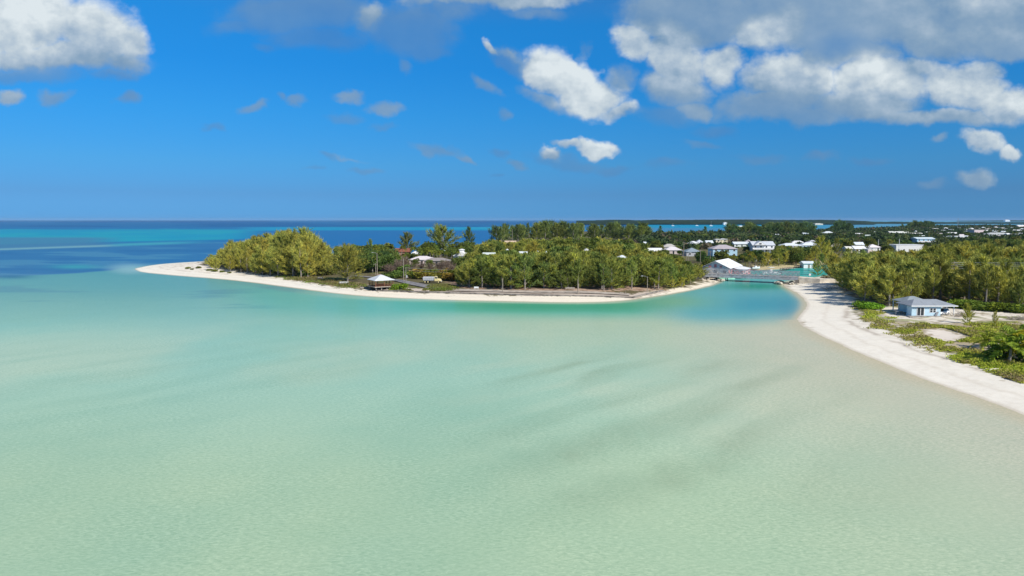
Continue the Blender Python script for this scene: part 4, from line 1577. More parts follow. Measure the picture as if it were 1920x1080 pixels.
# ------------------------------------------------------------------ blue cottage with carport
def cottage():
    x0, y0 = G(1709, 592, LAND)
    x1, _ = G(1763, 592, LAND)
    x2, _ = G(1789, 592, LAND)
    W, WC = x1 - x0, x2 - x0                        # front wall, and with the carport
    o = thing("cottage", "light blue cottage with grey hipped roof and carport on the sandy yard", "house", (x0, y0, LAND - .1))
    blue = (.52, .70, .79)
    CLEAR.append((1680, 1796, 559, 590, y0 + 5))
    D1, D2 = 6.0, 11.0
    b = MB()
    b.box(0, W, 0, 2.2, -.5, 2.45)
    b.box(2.4, W, 2.2, D1, -.5, 2.45)
    b.box(W, WC, D1 - 1.2, D1, -.5, 2.45)           # store room at the back of the carport
    b.box(3.0, W - .5, D1, D2, -.5, 2.45)
    b.build("wall", M['paint'], o, blue)
    # main hip roof and the rear wing with its own hip
    r = MB()
    e, t, H = 2.47, 2.60, 3.85
    ax, bx, ay, by = -.45, WC + .5, -.5, D1 + .5
    lo = [(ax, ay), (bx, ay), (bx, by), (ax, by)]
    r.poly([(x, y, e) for x, y in lo[::-1]])
    for i in range(4):
        p, q = lo[i], lo[(i + 1) % 4]
        r.poly([(*p, e), (*q, e), (*q, t), (*p, t)])
    my = (ay + by) / 2
    R0, R1 = (ax + 2.6, my, H), (bx - 3.3, my, H)
    A, B_, C_, D_ = [(x, y, t) for x, y in lo]
    r.poly([A, B_, R1, R0]).poly([B_, C_, R1]).poly([C_, D_, R0, R1]).poly([D_, A, R0])
    r.build("roof", M['roof'], o, (.31, .335, .36))
    r = MB()
    ax, bx, ay, by = 1.4, 8.2, D1 - .8, D2 + .6
    lo = [(ax, ay), (bx, ay), (bx, by), (ax, by)]
    e, t, H = 2.655, 2.78, 4.0
    r.poly([(x, y, e) for x, y in lo[::-1]])
    for i in range(4):
        p, q = lo[i], lo[(i + 1) % 4]
        r.poly([(*p, e), (*q, e), (*q, t), (*p, t)])
    A, B_, C_, D_ = [(x, y, t) for x, y in lo]
    R0, R1 = (ax + 2.9, (ay + by) / 2, H), (bx - 2.9, (ay + by) / 2, H)
    r.poly([A, B_, R1, R0]).poly([B_, C_, R1]).poly([C_, D_, R0, R1]).poly([D_, A, R0])
    r.build("wing_roof", M['roof'], o, (.30, .34, .36))
    q = MB().box(-.45, WC + .5, -.56, -.503, 2.42, 2.66)
    q.build("fascia", M['white'], o)
    for (px_, py_) in ((WC - .1, .1), (WC - .1, 3.0)):
        MB().box(px_ - .11, px_ + .11, py_ - .11, py_ + .11, -.4, 2.46).build("post", M['white'], o)
    for (px_, py_) in ((.1, D1 - .1), (1.7, D2 + .2), (1.7, D1 + 2.5)):
        MB().box(px_ - .1, px_ + .1, py_ - .1, py_ + .1, -.4, 2.65).build("porch_post", M['white'], o)
    MB().box(.0, 2.38, 2.22, D1 + .5, -.5, .12).build("porch_floor", M['greytimber'], o)
    MB().box(-1.2, W, -1.5, -.02, -.5, .10).build("front_step", M['concrete'], o)
    # sliding door with two leaves, and the four-light window
    px_m = W / (1763 - 1709)
    dx = (1725.5 - 1709) * px_m
    fr = MB()
    fr.box(dx - .98, dx + .98, -.05, .03, .08, 2.16)
    f = fr.build("sliding_door", M['white'], o)
    for k in (-1, 1):
        MB().box(dx + k * .44 - .35, dx + k * .44 + .35, -.075, -.053, .2, 2.04).build("pane", M['glass'], f)
    wx = (1748.5 - 1709) * px_m
    f = MB().box(wx - .85, wx + .85, -.05, .03, .86, 2.02).build("window", M['white'], o)
    for kx in (-1, 1):
        for kz in (0, 1):
            MB().box(wx + kx * .38 - .28, wx + kx * .38 + .28, -.075, -.053, .98 + kz * .50, 1.40 + kz * .50).build("pane", M['glass'], f)
    for kx in (0, 1):
        add_window(o, W + 1.35 + kx * 1.05, D1 - 1.23, 1.75, .7, .8)
        # board leaning on the wall
    bb = thing("board", "dark grey board leaning on the front wall of the blue cottage", "board", (x0 + W - 1.5, y0 - .32, LAND + .05), 0)
    MB().loft([[(-.1, 0, 0), (.5, 0, 0), (1.05, .26, .95), (.5, .26, .95)], [(-.1, -.05, 0), (.5, -.05, 0), (1.05, .21, .95), (.5, .21, .95)]]).build("panel", M['darksteel'], bb)
    # table on the porch side
    tt = thing("table", "dark outdoor table left of the blue cottage", "table", (x0 - 1.6, y0 + 3.0, LAND))
    MB().box(-.9, .9, -.5, .5, .70, .78).build("tabletop", M['darksteel'], tt)
    for sx in (-.8, .8):
        for sy in (-.42, .42):
            MB().box(sx - .05, sx + .05, sy - .05, sy + .05, -.1, .70).build("leg", M['darksteel'], tt)
    return x0, y0, W, WC


CX, CY, CW, CWC = cottage()


def car(loc, rz, label, col='carpaint', z=None, L=4.1, Wd=1.72, Hh=1.48):
    o = thing("car", label, "car", (loc[0], loc[1], LAND if z is None else z), rz)
    b = MB()

    def ring(x, zs, w, top):
        return [(x, -w, .30), (x, w, .30), (x, w * 1.02, zs * .75), (x, w * .94, zs), (x, w * .8, top), (x, -w * .8, top), (x, -w * .94, zs), (x, -w * 1.02, zs * .75)]
    hw = Wd / 2
    xs = [(-L / 2, .62, hw * .82, .70), (-L / 2 + .25, .80, hw * .96, .86), (-L * .18, .90, hw, .93), (L * .22, .94, hw, .97), (L / 2 - .2, .94, hw * .96, .98), (L / 2, .80, hw * .85, .84)]
    b.loft([ring(*q) for q in xs])
    b.build("body", M[col], o)
    c = MB()
    c.loft([[(-L * .20, -hw * .80, .92), (-L * .20, hw * .80, .92), (L * .46, hw * .80, .96), (L * .46, -hw * .80, .96)],
            [(-L * .04, -hw * .66, Hh), (-L * .04, hw * .66, Hh), (L * .36, hw * .66, Hh), (L * .36, -hw * .66, Hh)]])
    c.build("windows", M['glass'], o)
    MB().box(-L * .05, L * .37, -hw * .67, hw * .67, Hh + .002, Hh + .05).build("roof", M[col], o)
    for sx in (-L * .31, L * .31):
        for sy in (-1, 1):
            w = MB().tube([(0, -.1, 0), (0, .1, 0)], .31, 14)
            wo = w.build("wheel", M['rubber'], o, loc=(sx, sy * (hw - .08), .31))
            MB().tube([(0, sy * .102, 0), (0, sy * .115, 0)], .19, 10).build("rim", M['steel'], wo)
    for sy in (-1, 1):
        MB().box(-.03, .05, -.16, .16, -.07, .07).build("headlight", M['glass'], o, loc=(-L / 2 + .03, sy * hw * .55, .64))
    return o


car((CX + CW + 1.75, CY + 2.1), R(28), "white hatchback parked under the carport of the blue cottage")


# ------------------------------------------------------------------ bridge over the creek
def bridge():
    zd = 2.75
    a = G(1321, 512.5, zd)
    b = G(1498, 519.0, zd)
    L = math.hypot(b[0] - a[0], b[1] - a[1])
    rz = math.atan2(b[1] - a[1], b[0] - a[0])
    o = thing("bridge", "grey steel truss bridge across the creek mouth", "bridge", (a[0], a[1], 0), rz)
    MB().box(0, L, -2.5, 2.5, zd - .22, zd).build("deck", M['concrete'], o)
    g = MB()
    for yy in (-2.2, -.7, .7, 2.2):
        g.box(.2, L - .2, yy - .14, yy + .14, zd - 1.0, zd - .225)
    g.build("girder", M['darksteel'], o)
    n = 20
    for sy in (-1, 1):
        y = sy * 2.72
        t = MB()
        t.box(0, L, y - .11, y + .11, zd - 1.25, zd - .30)
        t.box(0, L, y - .09, y + .09, zd - .18, zd + .12)
        t.box(0, L, y - .08, y + .08, zd + 1.78, zd + 2.02)
        for k in range(n + 1):
            x = .06 + (L - .12) * k / n
            t.box(x - .06, x + .06, y - .061, y + .061, zd + .121, zd + 1.779)
            t.box(x - .07, x + .07, y - .075, y + .075, zd - .299, zd - .181)
        for k in range(n):
            xa, xb = .06 + (L - .12) * k / n, .06 + (L - .12) * (k + 1) / n
            t.bar((xa, y - .012, zd + .15), (xb, y - .012, zd + 1.74), .12)
            t.bar((xa, y + .07, zd + 1.74), (xb, y + .07, zd + .15), .12)
        t.build("truss", M['steel'], o)
        rl = MB()
        for zz in (.55, 1.05):
            rl.box(.1, L - .1, y * .955 - .02, y * .955 + .02, zd + zz, zd + zz + .07)
        rl.build("guard_rail", M['steel'], o)
    for x, w in ((.4, 1.6), (L - .4, 1.6)):
        MB().box(x - w / 2, x + w / 2, -3.0, 3.0, -1.2, zd - 1.003).build("abutment", M['oldconcrete'], o)
    MB().tube([(9.0, -1.6, -1.5), (9.0, -1.6, zd - 1.0)], .16, 8).build("pile", M['concrete'], o)
    MB().tube([(9.0, 1.6, -1.5), (9.0, 1.6, zd - 1.0)], .16, 8).build("pile", M['concrete'], o)
    return a, b, rz, L


BA, BB, BRZ, BL = bridge()


def strip(name, pts, w, mat, dz=.06, kind='structure', skirt=None, zs=None):
    """ribbon of road laid over the land"""
    # resample
    P = [Vector((*p, 0)) for p in pts]
    dense = []
    for i in range(len(P) - 1):
        n = max(1, int((P[i + 1] - P[i]).length / 2.0))
        for k in range(n):
            t = k / n
            dense.append((P[i].lerp(P[i + 1], t), i + t))
    dense.append((P[-1], len(P) - 1))
    b = MB()
    rows = []
    ww = w if isinstance(w, (list, tuple)) else [w] * len(P)
    for k, (p, tt) in enumerate(dense):
        d = dense[min(k + 1, len(dense) - 1)][0] - dense[max(k - 1, 0)][0]
        s = Vector((-d.y, d.x, 0)).normalized()
        wi = np.interp(tt, range(len(ww)), ww) / 2
        row = []
        for q in (-1, -.5, 0, .5, 1):
            c = p + s * wi * q
            z = (TZ(c.x, c.y) + .22 + dz) if zs is None else np.interp(tt, range(len(zs)), zs)
            row.append((c.x, c.y, z))
        if skirt:
            row = [(row[0][0], row[0][1], row[0][2] - skirt)] + row + [(row[-1][0], row[-1][1], row[-1][2] - skirt)]
        rows.append(row)
    n = len(rows[0])
    i0 = 0
    for r in rows:
        b.v += r
    for k in range(len(rows) - 1):
        for j in range(n - 1):
            a = k * n + j
            b.f.append((a, a + n, a + n + 1, a + 1)[::-1])
    return tag(link(name, b.mesh(name), mat), kind=kind)


# approach on the right bank, ramp on the left, shore road on the point
zd = 2.75
ex, ey = math.cos(BRZ), math.sin(BRZ)
strip("road", [(BB[0] + .1 * ex, BB[1] + .1 * ey), (BB[0] + 7 * ex, BB[1] + 7 * ey), (BB[0] + 20, BB[1] - 3), (BB[0] + 45, BB[1] + 4)], [5.2, 5.4, 6, 6], M['palesand'], skirt=2.2, zs=[zd - .01, 2.45, 2.1, 1.95])
strip("road", [(BA[0] - 22 * ex, BA[1] - 18 * ey), (BA[0] - 8 * ex, BA[1] - 8 * ey), (BA[0] - .1 * ex, BA[1] - .1 * ey)], [5, 5.2, 5.2], M['asphalt'], skirt=2.2, zs=[1.95, 2.45, zd - .01])
strip("shore_road", [GL(*p)[:2] for p in ((665, 518), (700, 521), (745, 526), (775, 533), (815, 541), (838, 545))], [3.2, 3.2, 3.6, 5, 5, 4.6], M['asphalt'])
strip("promenade", [GL(*p)[:2] for p in ((839, 545.2), (900, 547), (1000, 549.5), (1180, 553.5))], [4.6, 4.2, 4.2, 4.2], M['sandroad'])

# low sea wall in front of the road
SW = [GL(u, v)[:2] for u, v in ((706, 547), (780, 549.5), (840, 551.5), (920, 554), (1000, 556), (1100, 558), (1186, 559.5), (1215, 552.5), (1243, 546))]
b = MB()
for (p, q) in zip(SW[:-1], SW[1:]):
    n = max(1, int(math.hypot(q[0] - p[0], q[1] - p[1]) / 4))
    for k in range(n):
        a_ = Vector((p[0] + (q[0] - p[0]) * k / n, p[1] + (q[1] - p[1]) * k / n, 0))
        c_ = Vector((p[0] + (q[0] - p[0]) * (k + 1) / n, p[1] + (q[1] - p[1]) * (k + 1) / n, 0))
        za, zc = TZ(a_.x, a_.y), TZ(c_.x, c_.y)
        s = Vector((-(c_ - a_).y, (c_ - a_).x, 0)).normalized() * .28
        b.loft([[(*(a_ - s).xy, za - .7), (*(a_ + s).xy, za - .7), (*(a_ + s).xy, za + .45), (*(a_ - s).xy, za + .45)],
                [(*(c_ - s).xy, zc - .7), (*(c_ + s).xy, zc - .7), (*(c_ + s).xy, zc + .45), (*(c_ - s).xy, zc + .45)]], cap=(k == 0 and p == SW[0]))
tag(b.build("sea_wall", M['oldconcrete']), "low stained concrete sea wall along the beach in front of the grove", "wall")


# ------------------------------------------------------------------ pink waterside building
def pink_building():
    H, ze = 6.2, 3.1
    ax, ay = G(1341.5, 488.5, LAND + H)               # front apex of the roof
    ang = R(59)
    W, Ln = 12.2, 22.0
    o = thing("waterfront_building", "pink and white building with bright white metal roof beside the bridge", "building", (ax, ay, LAND - .1), ang - math.pi / 2)
    # local y runs along the ridge away from the viewer, x to the right
    CLEAR.append((1316, 1414, 487, 506, ay))
    pink = (.74, .27, .27)
    b = MB().box(-W / 2 + .5, W / 2 - .5, .3, Ln - .3, -.6, ze)
    b.build("wall", M['paint'], o, pink)
    MB().box(-W / 2 + .52, W / 2 - .52, .24, .297, -.6, ze - .01).build("front_wall", M['paint'], o, (.86, .80, .79))
    MB().loft([[(-W / 2 + .6, a, ze + .02), (W / 2 - .6, a, ze + .02), (0, a, H - .2)] for a in (.25, .5)]).build("gable_wall", M['paint'], o, WHITE)
    for xx in (-2.3, 0, 2.3):
        MB().box(xx - .55, xx + .55, .16, .246, ze + .3, ze + 1.6 - abs(xx) * .25).build("gable_panel", M['paint'], o, pink)
    r = MB()
    sec = [(-W / 2 - .3, ze - .05), (W / 2 + .3, ze - .05), (W / 2 + .3, ze + .1), (0, H), (-W / 2 - .3, ze + .1)]
    sec = [(-W / 2 - .3, ze - .06), (0, H - .14), (W / 2 + .3, ze - .06), (W / 2 + .3, ze + .08), (0, H), (-W / 2 - .3, ze + .08)]
    r.loft([[(x, y, z) for x, z in sec] for y in (-.5, Ln + .4)])
    r.build("roof", M['roof'], o, (.86, .86, .86))
    for k in range(3):
        MB().box(1.4 + k * 1.3 - .5, 1.4 + k * 1.3 + .5, 3.2 + 4.5 * k, 4.2 + 4.5 * k, ze + 1.35 - k * .45, ze + 2.55 - k * .62).build("roof_vent", M['grey'], o)
    # stepped lean-to toward the water
    r = MB()
    r.loft([[(W / 2 + .32, y, ze - .3), (W / 2 + 4.3, y, ze - 1.0), (W / 2 + 4.3, y, ze - .88), (W / 2 + .32, y, ze - .16)] for y in (6, Ln - 1)])
    r.build("side_roof", M['roof'], o, (.82, .82, .82))
    MB().box(W / 2 + .4, W / 2 + 4.0, 6.3, Ln - 1.3, -.6, ze - 1.02).build("side_wall", M['paint'], o, (.76, .32, .31))
    for y in (3.0,):
        add_window(o, W / 2 - .48, y, 1.6, 1.2, 1.2, 1, 0)
    for y in (8, 11, 14):
        f = MB().box(-.04, .05, -.7, .7, -.5, .5).build("shutter", M['white'], o, loc=(W / 2 + 4.0, y, 1.15))
    for xx in (-4, 0, 4):
        add_window(o, xx, .23, 1.6, 1.3, 1.2)


pink_building()

# shed on the dock
h = house(1502, 1525, 482.5, 494, 3.9, 'gable_side', BWHITE, WHITE, "small white shed with dark doorway on the far dock", dp=5, name="shed")


def dock(u0, v0, u1, v1, w, label):
    a, b_ = G(u0, v0, 1.0), G(u1, v1, 1.0)
    L = math.hypot(b_[0] - a[0], b_[1] - a[1])
    o = thing("dock", label, "dock", (a[0], a[1], 0), math.atan2(b_[1] - a[1], b_[0] - a[0]))
    MB().box(0, L, -w / 2, w / 2, .86, 1.0).build("deck", M['greytimber'], o)
    n = int(L / 2.6) + 1
    for k in range(n):
        for s in (-1, 1):
            MB().tube([(k * L / (n - 1) * .98 + .15, s * w * .46, -1.5), (k * L / (n - 1) * .98 + .15, s * w * .46, 1.25)], .13, 7).build("pile", M['dark'], o)


dock(1494, 499, 1532, 494, 2.2, "grey timber dock on dark piles below the white shed")
dock(1466, 503.5, 1484, 501.5, 2.0, "short dark dock on the bank behind the white motor boats")


# ------------------------------------------------------------------ gazebo
def gazebo():
    x, y = G(713, 541, 1.2)
    z = TZ(x, y)
    rz = R(32)
    o = thing("gazebo", "open beach gazebo with white hipped roof on a raised timber deck", "gazebo", (x, y + 1.5, z), rz)
    CLEAR.append((688, 739, 515, 545, y + 2))
    s = 3.15
    r = MB()
    e, t, H = 3.35, 3.47, 5.1
    q = s + .55
    lo = [(-q, -q), (q, -q), (q, q), (-q, q)]
    r.poly([(a, c, e) for a, c in lo[::-1]])
    for i in range(4):
        p, w = lo[i], lo[(i + 1) % 4]
        r.poly([(*p, e), (*w, e), (*w, t), (*p, t)])
    k = .35
    tp = [(-k, -k), (k, -k), (k, k), (-k, k)]
    for i in range(4):
        p, w = lo[i], lo[(i + 1) % 4]
        a, c = tp[i], tp[(i + 1) % 4]
        r.poly([(*p, t), (*w, t), (*c, H), (*a, H)])
    r.poly([(*p, H) for p in tp])
    r.build("roof", M['roof'], o, (.66, .68, .70))
    MB().box(-s - .45, s + .45, -s - .45, s + .45, 1.12, 1.32).build("deck", M['timber'], o)
    MB().box(-s - .5, s + .5, -s - .55, -s - .46, 1.05, 1.34).build("deck_edge", M['driftwood'], o)
    MB().box(-s - .55, -s - .46, -s - .44, s + .5, 1.05, 1.34).build("deck_edge", M['driftwood'], o)
    for i in range(3):
        for j in range(3):
            if i == 1 and j == 1:
                continue
            px_, py_ = (i - 1) * s, (j - 1) * s
            MB().box(px_ - .09, px_ + .09, py_ - .09, py_ + .09, 1.325, 3.345).build("post", M['timber'], o)
    for i in range(4):
        for j in range(2):
            px_, py_ = (i - 1.5) * s * .62, (j * 2 - 1) * s * .93
            MB().box(px_ - .14, px_ + .14, py_ - .14, py_ + .14, -1.0, 1.115).build("footing", M['concrete'], o)
    rr = MB()
    for a, c in (((-s, s), (s, s)), ((-s, -s), (-s, s)), ((s, s), (s, -s)), ((-s, -s), (s, -s))):
        for zz in (1.65, 1.95, 2.25):
            rr.bar((a[0], a[1], zz), (c[0], c[1], zz), .07)
    rr.build("railing", M['timber'], o)
    for yy in (-1.2, 1.2):
        MB().box(-1.4, 1.4, yy - .22, yy + .22, 1.325, 1.75).build("bench", M['dark'], o)


gazebo()


# ------------------------------------------------------------------ truck
def truck():
    x, y, z = GL(811, 531)
    o = thing("dump_truck", "dump truck with pale yellow cab and grey tipper body parked by the shore road", "truck", (x, y, z + .15), R(-4))
    MB().box(-3.2, 3.0, -.45, .45, .55, .80).build("chassis", M['dark'], o)
    b = MB()
    b.loft([[(-3.35, -1.1, .95), (.75, -1.1, .95), (.75, 1.1, .95), (-3.35, 1.1, .95)], [(-3.45, -1.15, 2.15), (.85, -1.15, 2.15), (.85, 1.15, 2.15), (-3.45, 1.15, 2.15)]])
    for k in range(6):
        xx = -3.2 + k * .78
        b.box(xx - .05, xx + .05, -1.23, -1.16, 1.0, 2.12)
    b.build("tipper_body", M['grey'], o)
    MB().box(-3.3, .7, -1.0, 1.0, 2.152, 2.2).build("tarpaulin", M['white'], o)
    c = MB()
    c.loft([[(.95, -1.0, .75), (2.15, -1.0, .75), (2.15, 1.0, .75), (.95, 1.0, .75)], [(.95, -1.0, 1.7), (2.15, -1.0, 1.7), (2.15, 1.0, 1.7), (.95, 1.0, 1.7)], [(1.0, -.9, 2.45), (1.75, -.9, 2.45), (1.75, .9, 2.45), (1.0, .9, 2.45)]])
    cab = c.build("cab", M['cream'], o)
    MB().loft([[(2.17, -.85, 1.66), (2.17, .85, 1.66), (1.80, .75, 2.36), (1.80, -.75, 2.36)], [(2.21, -.85, 1.66), (2.21, .85, 1.66), (1.84, .75, 2.36), (1.84, -.75, 2.36)]]).build("windscreen", M['glass'], cab)
    MB().loft([[(1.15, -1.012, 1.68), (2.0, -1.012, 1.68), (1.68, -.93, 2.33), (1.15, -.93, 2.33)], [(1.15, -1.03, 1.68), (2.0, -1.03, 1.68), (1.68, -.95, 2.33), (1.15, -.95, 2.33)]]).build("side_window", M['glass'], cab)
    MB().loft([[(2.16, -.85, .7), (2.16, .85, .7), (2.16, .8, 1.62), (2.16, -.8, 1.62)], [(3.3, -.78, .7), (3.3, .78, .7), (3.25, .7, 1.38), (3.25, -.7, 1.38)]]).build("bonnet", M['cream'], o)
    MB().box(3.31, 3.42, -1.0, 1.0, .55, .8).build("bumper", M['white'], o)
    for xx in (-2.6, -1.5, 2.4):
        for s in (-1, 1):
            w = MB().tube([(0, -.15, 0), (0, .15, 0)], .5, 14).build("wheel", M['rubber'], o, loc=(xx, s * .92, .42))
            MB().tube([(0, s * .152, 0), (0, s * .17, 0)], .26, 10).build("rim", M['cream'], w)


truck()


# ------------------------------------------------------------------ poles, lamps and wires
POLES = {}


def pole(u, vt, vb, label, lamp=0, arms=0, box=False, name=None, rad=.14, d=None, mat='pole'):
    if d is None:
        x, y, z = GL(u, vb)
    else:
        x, y, z = (u - UC) / PIX * d, d, LAND
    h = zat(y, vt) - z
    o = thing(name or ("street_lamp" if lamp else "utility_pole"), label, "lamp" if lamp else "pole", (x, y, z - .1))
    MB().tube([(0, 0, -.5), (0, 0, h * .5), (0, 0, h)], [rad, rad * .85, rad * .7], 8).build("shaft", M[mat], o)
    if arms:
        for k in range(arms):
            MB().box(-1.0, 1.0, -.16, -.05, h - .55 - k * .8, h - .43 - k * .8).build("crossarm", M['pole'], o)
    if lamp:
        sg = 1 if lamp > 0 else -1
        MB().tube([(0, 0, h - .3), (sg * .8, 0, h + .15), (sg * 1.7, 0, h + .25)], .045, 6).build("arm", M['steel'], o)
        MB().loft([[(sg * 1.6, -.15, h + .12), (sg * 2.3, -.10, h + .16), (sg * 2.3, .10, h + .16), (sg * 1.6, .15, h + .12)], [(sg * 1.6, -.12, h + .32), (sg * 2.25, -.08, h + .26), (sg * 2.25, .08, h + .26), (sg * 1.6, .12, h + .32)]]).build("lamp_head", M['grey'], o)
    if box:
        MB().tube([(.32, 0, h * .30), (.32, 0, h * .46)], .24, 8).build("transformer", M['grey'], o)
    POLES[label] = (x, y, z, h)
    return o


pole(606, 466, 497.5, "tall bare pole at the right edge of the left grove", rad=.16)
pole(608.4, 478, 498, "short pole with a side bracket right in front of the tall bare pole", arms=1)
pole(707.5, 474, 515, "tall street lamp behind the gazebo", lamp=-1, rad=.16)
pole(704.5, 493, 515, "short pole with crossarm left of the tall street lamp", arms=1)
pole(757, 484, 529, "tall utility pole standing right of the gazebo", rad=.17)
pole(761.2, 500, 529, "shorter pole with a meter box right of the tall utility pole", box=True)
pole(942.5, 521, 550, "weathered post on the promenade, left of two", rad=.15)
pole(1083.4, 523, 552.5, "weathered post on the promenade, right of two", rad=.15)
pole(1213.5, 518, 548, "street lamp at the end of the sea wall", lamp=-1, rad=.13)
pole(1279.3, 478, 498, "thin pole left of a thick pole at the right edge of the grove", d=345)
pole(1281.8, 453, 480, "thick tall pole above the blue grey roof", d=420, arms=1, rad=.2)
pole(1287.5, 474, 500, "pole with a street lamp beside the creek road, leftmost of three in a row", d=325, lamp=1)
pole(1291, 476, 500, "plain pole close behind the creek road street lamp", d=335)
pole(1313.3, 468, 498, "tall pole left of the pink building", d=335, arms=1)
pole(1331.8, 470, 494, "pole rising behind the roof of the pink building", d=340, arms=1)
pole(960.5, 430, 452, "thin pale mast beside the tan roofed house", d=610, name="mast", rad=.2)
pole(1685, 447.5, 462, "thin white mast on the long flat roofed building", d=470, name="mast", rad=.2, mat='white')
pole(1792.5, 408.5, 440, "thin lattice radio mast rising over the far town", d=1500, name="mast", rad=.4, mat='steel')
pole(1646, 448.5, 462, "small lamp post in the dark wooded gap", d=560, rad=.18, mat='white')


def cable(a, b_, sag, label, r=.035, group=None):
    pts = []
    for k in range(17):
        t = k / 16
        p = Vector(a).lerp(Vector(b_), t)
        p.z -= sag * 4 * t * (1 - t)
        pts.append(tuple(p))
    tag(MB().tube(pts, r, 5).build("power_line", M['wire']), label, "cable", group)


dW = 196.0
xa, xb = (1790 - UC) / PIX * dW, (2010 - UC) / PIX * (dW + 4)
for k, (v, lab) in enumerate(((492.3, "topmost of four power lines across the right grove"), (496, "second from the top of four power lines across the right grove"),
                              (499.5, "third from the top of four power lines across the right grove"), (503.2, "lowest of four power lines across the right grove"))):
    cable((xa, dW, zat(dW, v)), (xb, dW + 4, zat(dW + 4, v)), .12, lab, .04)
pole(1790, 489, 585, "utility pole mostly hidden among the right casuarinas", d=dW, arms=3)
px_, py_, pz_, ph_ = POLES["shorter pole with a meter box right of the tall utility pole"]
cable((px_, py_, pz_ + ph_ - .4), ((905 - UC) / PIX * 285, 285, zat(285, 504.5)), .5, "upper wire running from the meter pole into the grove", .03)
cable((px_, py_, pz_ + ph_ - 1.3), ((905 - UC) / PIX * 285, 285, zat(285, 509.5)), .5, "lower wire running from the meter pole into the grove", .03)


# ------------------------------------------------------------------ boats
def motorboat(u, v, L, rz, label, hull='white', top=False, z=0.0, motor=True):
    x, y = G(u, v, z)
    o = thing("motor_boat", label, "boat", (x, y, z), rz)
    w = L * .17
    st = []
    for t in (0, .3, .6, .82, 1.0):
        ww = w * (1 if t < .5 else max(.04, 1 - ((t - .5) / .5) ** 1.7))
        xx = -L / 2 + L * t
        zt = L * (.13 + .07 * t * t)
        st.append([(xx, -ww, zt), (xx, -ww * .82, .05), (xx + (.0 if t < .9 else -.25), 0, -.18), (xx, ww * .82, .05), (xx, ww, zt)])
    MB().loft(st).build("hull", M[hull], o)
    MB().loft([[(-L * .12, -w * .5, L * .12), (L * .10, -w * .5, L * .12), (L * .10, w * .5, L * .12), (-L * .12, w * .5, L * .12)],
               [(-L * .10, -w * .42, L * .27), (L * .03, -w * .42, L * .27), (L * .03, w * .42, L * .27), (-L * .10, w * .42, L * .27)]]).build("console", M['white'], o)
    if top:
        MB().box(-L * .2, L * .12, -w * .85, w * .85, L * .40, L * .42).build("canopy", M['white'], o)
        for sx in (-L * .17, L * .09):
            for sy in (-1, 1):
                MB().tube([(sx, sy * w * .7, L * .12), (sx, sy * w * .75, L * .40)], .035, 5).build("canopy_post", M['steel'], o)
    if motor:
        MB().loft([[(-L / 2 - .5, -.2, .1), (-L / 2 + .02, -.2, .1), (-L / 2 + .02, .2, .1), (-L / 2 - .5, .2, .1)], [(-L / 2 - .55, -.22, L * .2), (-L / 2, -.22, L * .2), (-L / 2, .22, L * .2), (-L / 2 - .55, .22, L * .2)]]).build("outboard_motor", M['dark'], o)


motorboat(1444, 513.6, 7.4, R(188), "white motor boat with a flat canopy moored behind the bridge", top=True)
motorboat(1452, 514.6, 5.4, R(172), "small white motor boat with high bow moored right of the canopied boat")
motorboat(1361, 523.6, 8.2, R(8), "mint green boat lying under the left end of the bridge", hull='mint')
motorboat(1417, 503.5, 5.0, R(20), "white boat pulled up beside the pink building", z=1.2)
motorboat(1427, 489.8, 7.0, R(5), "white boat on the grass below the big balcony house, left of two", z=1.7)
motorboat(1436, 489.2, 4.5, R(175), "short white boat on the grass below the big balcony house, right of two", z=1.7)


def sailboat(u, v, L, label, mast=None):
    x, y = G(u, v, 0)
    o = thing("sailing_boat", label, "boat", (x, y, 0), R(8))
    w = L * .16
    st = []
    for t in (0, .3, .6, .85, 1.0):
        ww = w * (.8 if t == 0 else 1 if t < .5 else max(.05, 1 - ((t - .5) / .5) ** 1.8))
        st.append([(-L / 2 + L * t, -ww, L * .12), (-L / 2 + L * t, -ww * .7, -.1), (-L / 2 + L * t, ww * .7, -.1), (-L / 2 + L * t, ww, L * .12)])
    MB().loft(st).build("hull", M['white'], o)
    MB().loft([[(-L * .2, -w * .6, L * .12), (L * .15, -w * .5, L * .12), (L * .15, w * .5, L * .12), (-L * .2, w * .6, L * .12)], [(-L * .18, -w * .5, L * .22), (L * .08, -w * .4, L * .22), (L * .08, w * .4, L * .22), (-L * .18, w * .5, L * .22)]]).build("cabin", M['white'], o)
    if mast:
        MB().tube([(L * .05, 0, L * .12), (L * .05, 0, mast)], .14, 6).build("mast", M['white'], o)
        MB().tube([(L * .05, 0, L * .3), (-L * .35, 0, L * .32)], .18, 6).build("boom", M['white'], o)


sailboat(1261.5, 423.6, 12, "white sailing boat anchored in the lagoon, leftmost of three", 14)
sailboat(1306.5, 423.4, 14, "white cabin boat anchored in the lagoon, middle of three", None)
sailboat(1333, 423.8, 15, "white sailing boat with tall mast anchored in the lagoon, rightmost of three", 19)


# ------------------------------------------------------------------ small things on the shore
def picnic_table():
    x, y, z = GL(645, 532.5)
    o = thing("picnic_table", "white picnic table in the shade of the lone fluffy casuarina", "table", (x, y, z), R(6))
    MB().box(-1.7, 1.7, -.45, .45, .72, .80).build("tabletop", M['white'], o)
    for s in (-1, 1):
        MB().box(-1.7, 1.7, s * .95 - .17, s * .95 + .17, .42, .50).build("bench", M['white'], o)
    for xx in (-1.15, 1.15):
        b = MB()
        b.bar((xx, -1.0, -.05), (xx, -.3, .74), .12).bar((xx + .13, 1.0, -.05), (xx + .13, .3, .74), .12).bar((xx - .13, -1.05, .38), (xx - .13, 1.05, .38), .1)
        b.build("leg", M['white'], o)


picnic_table()


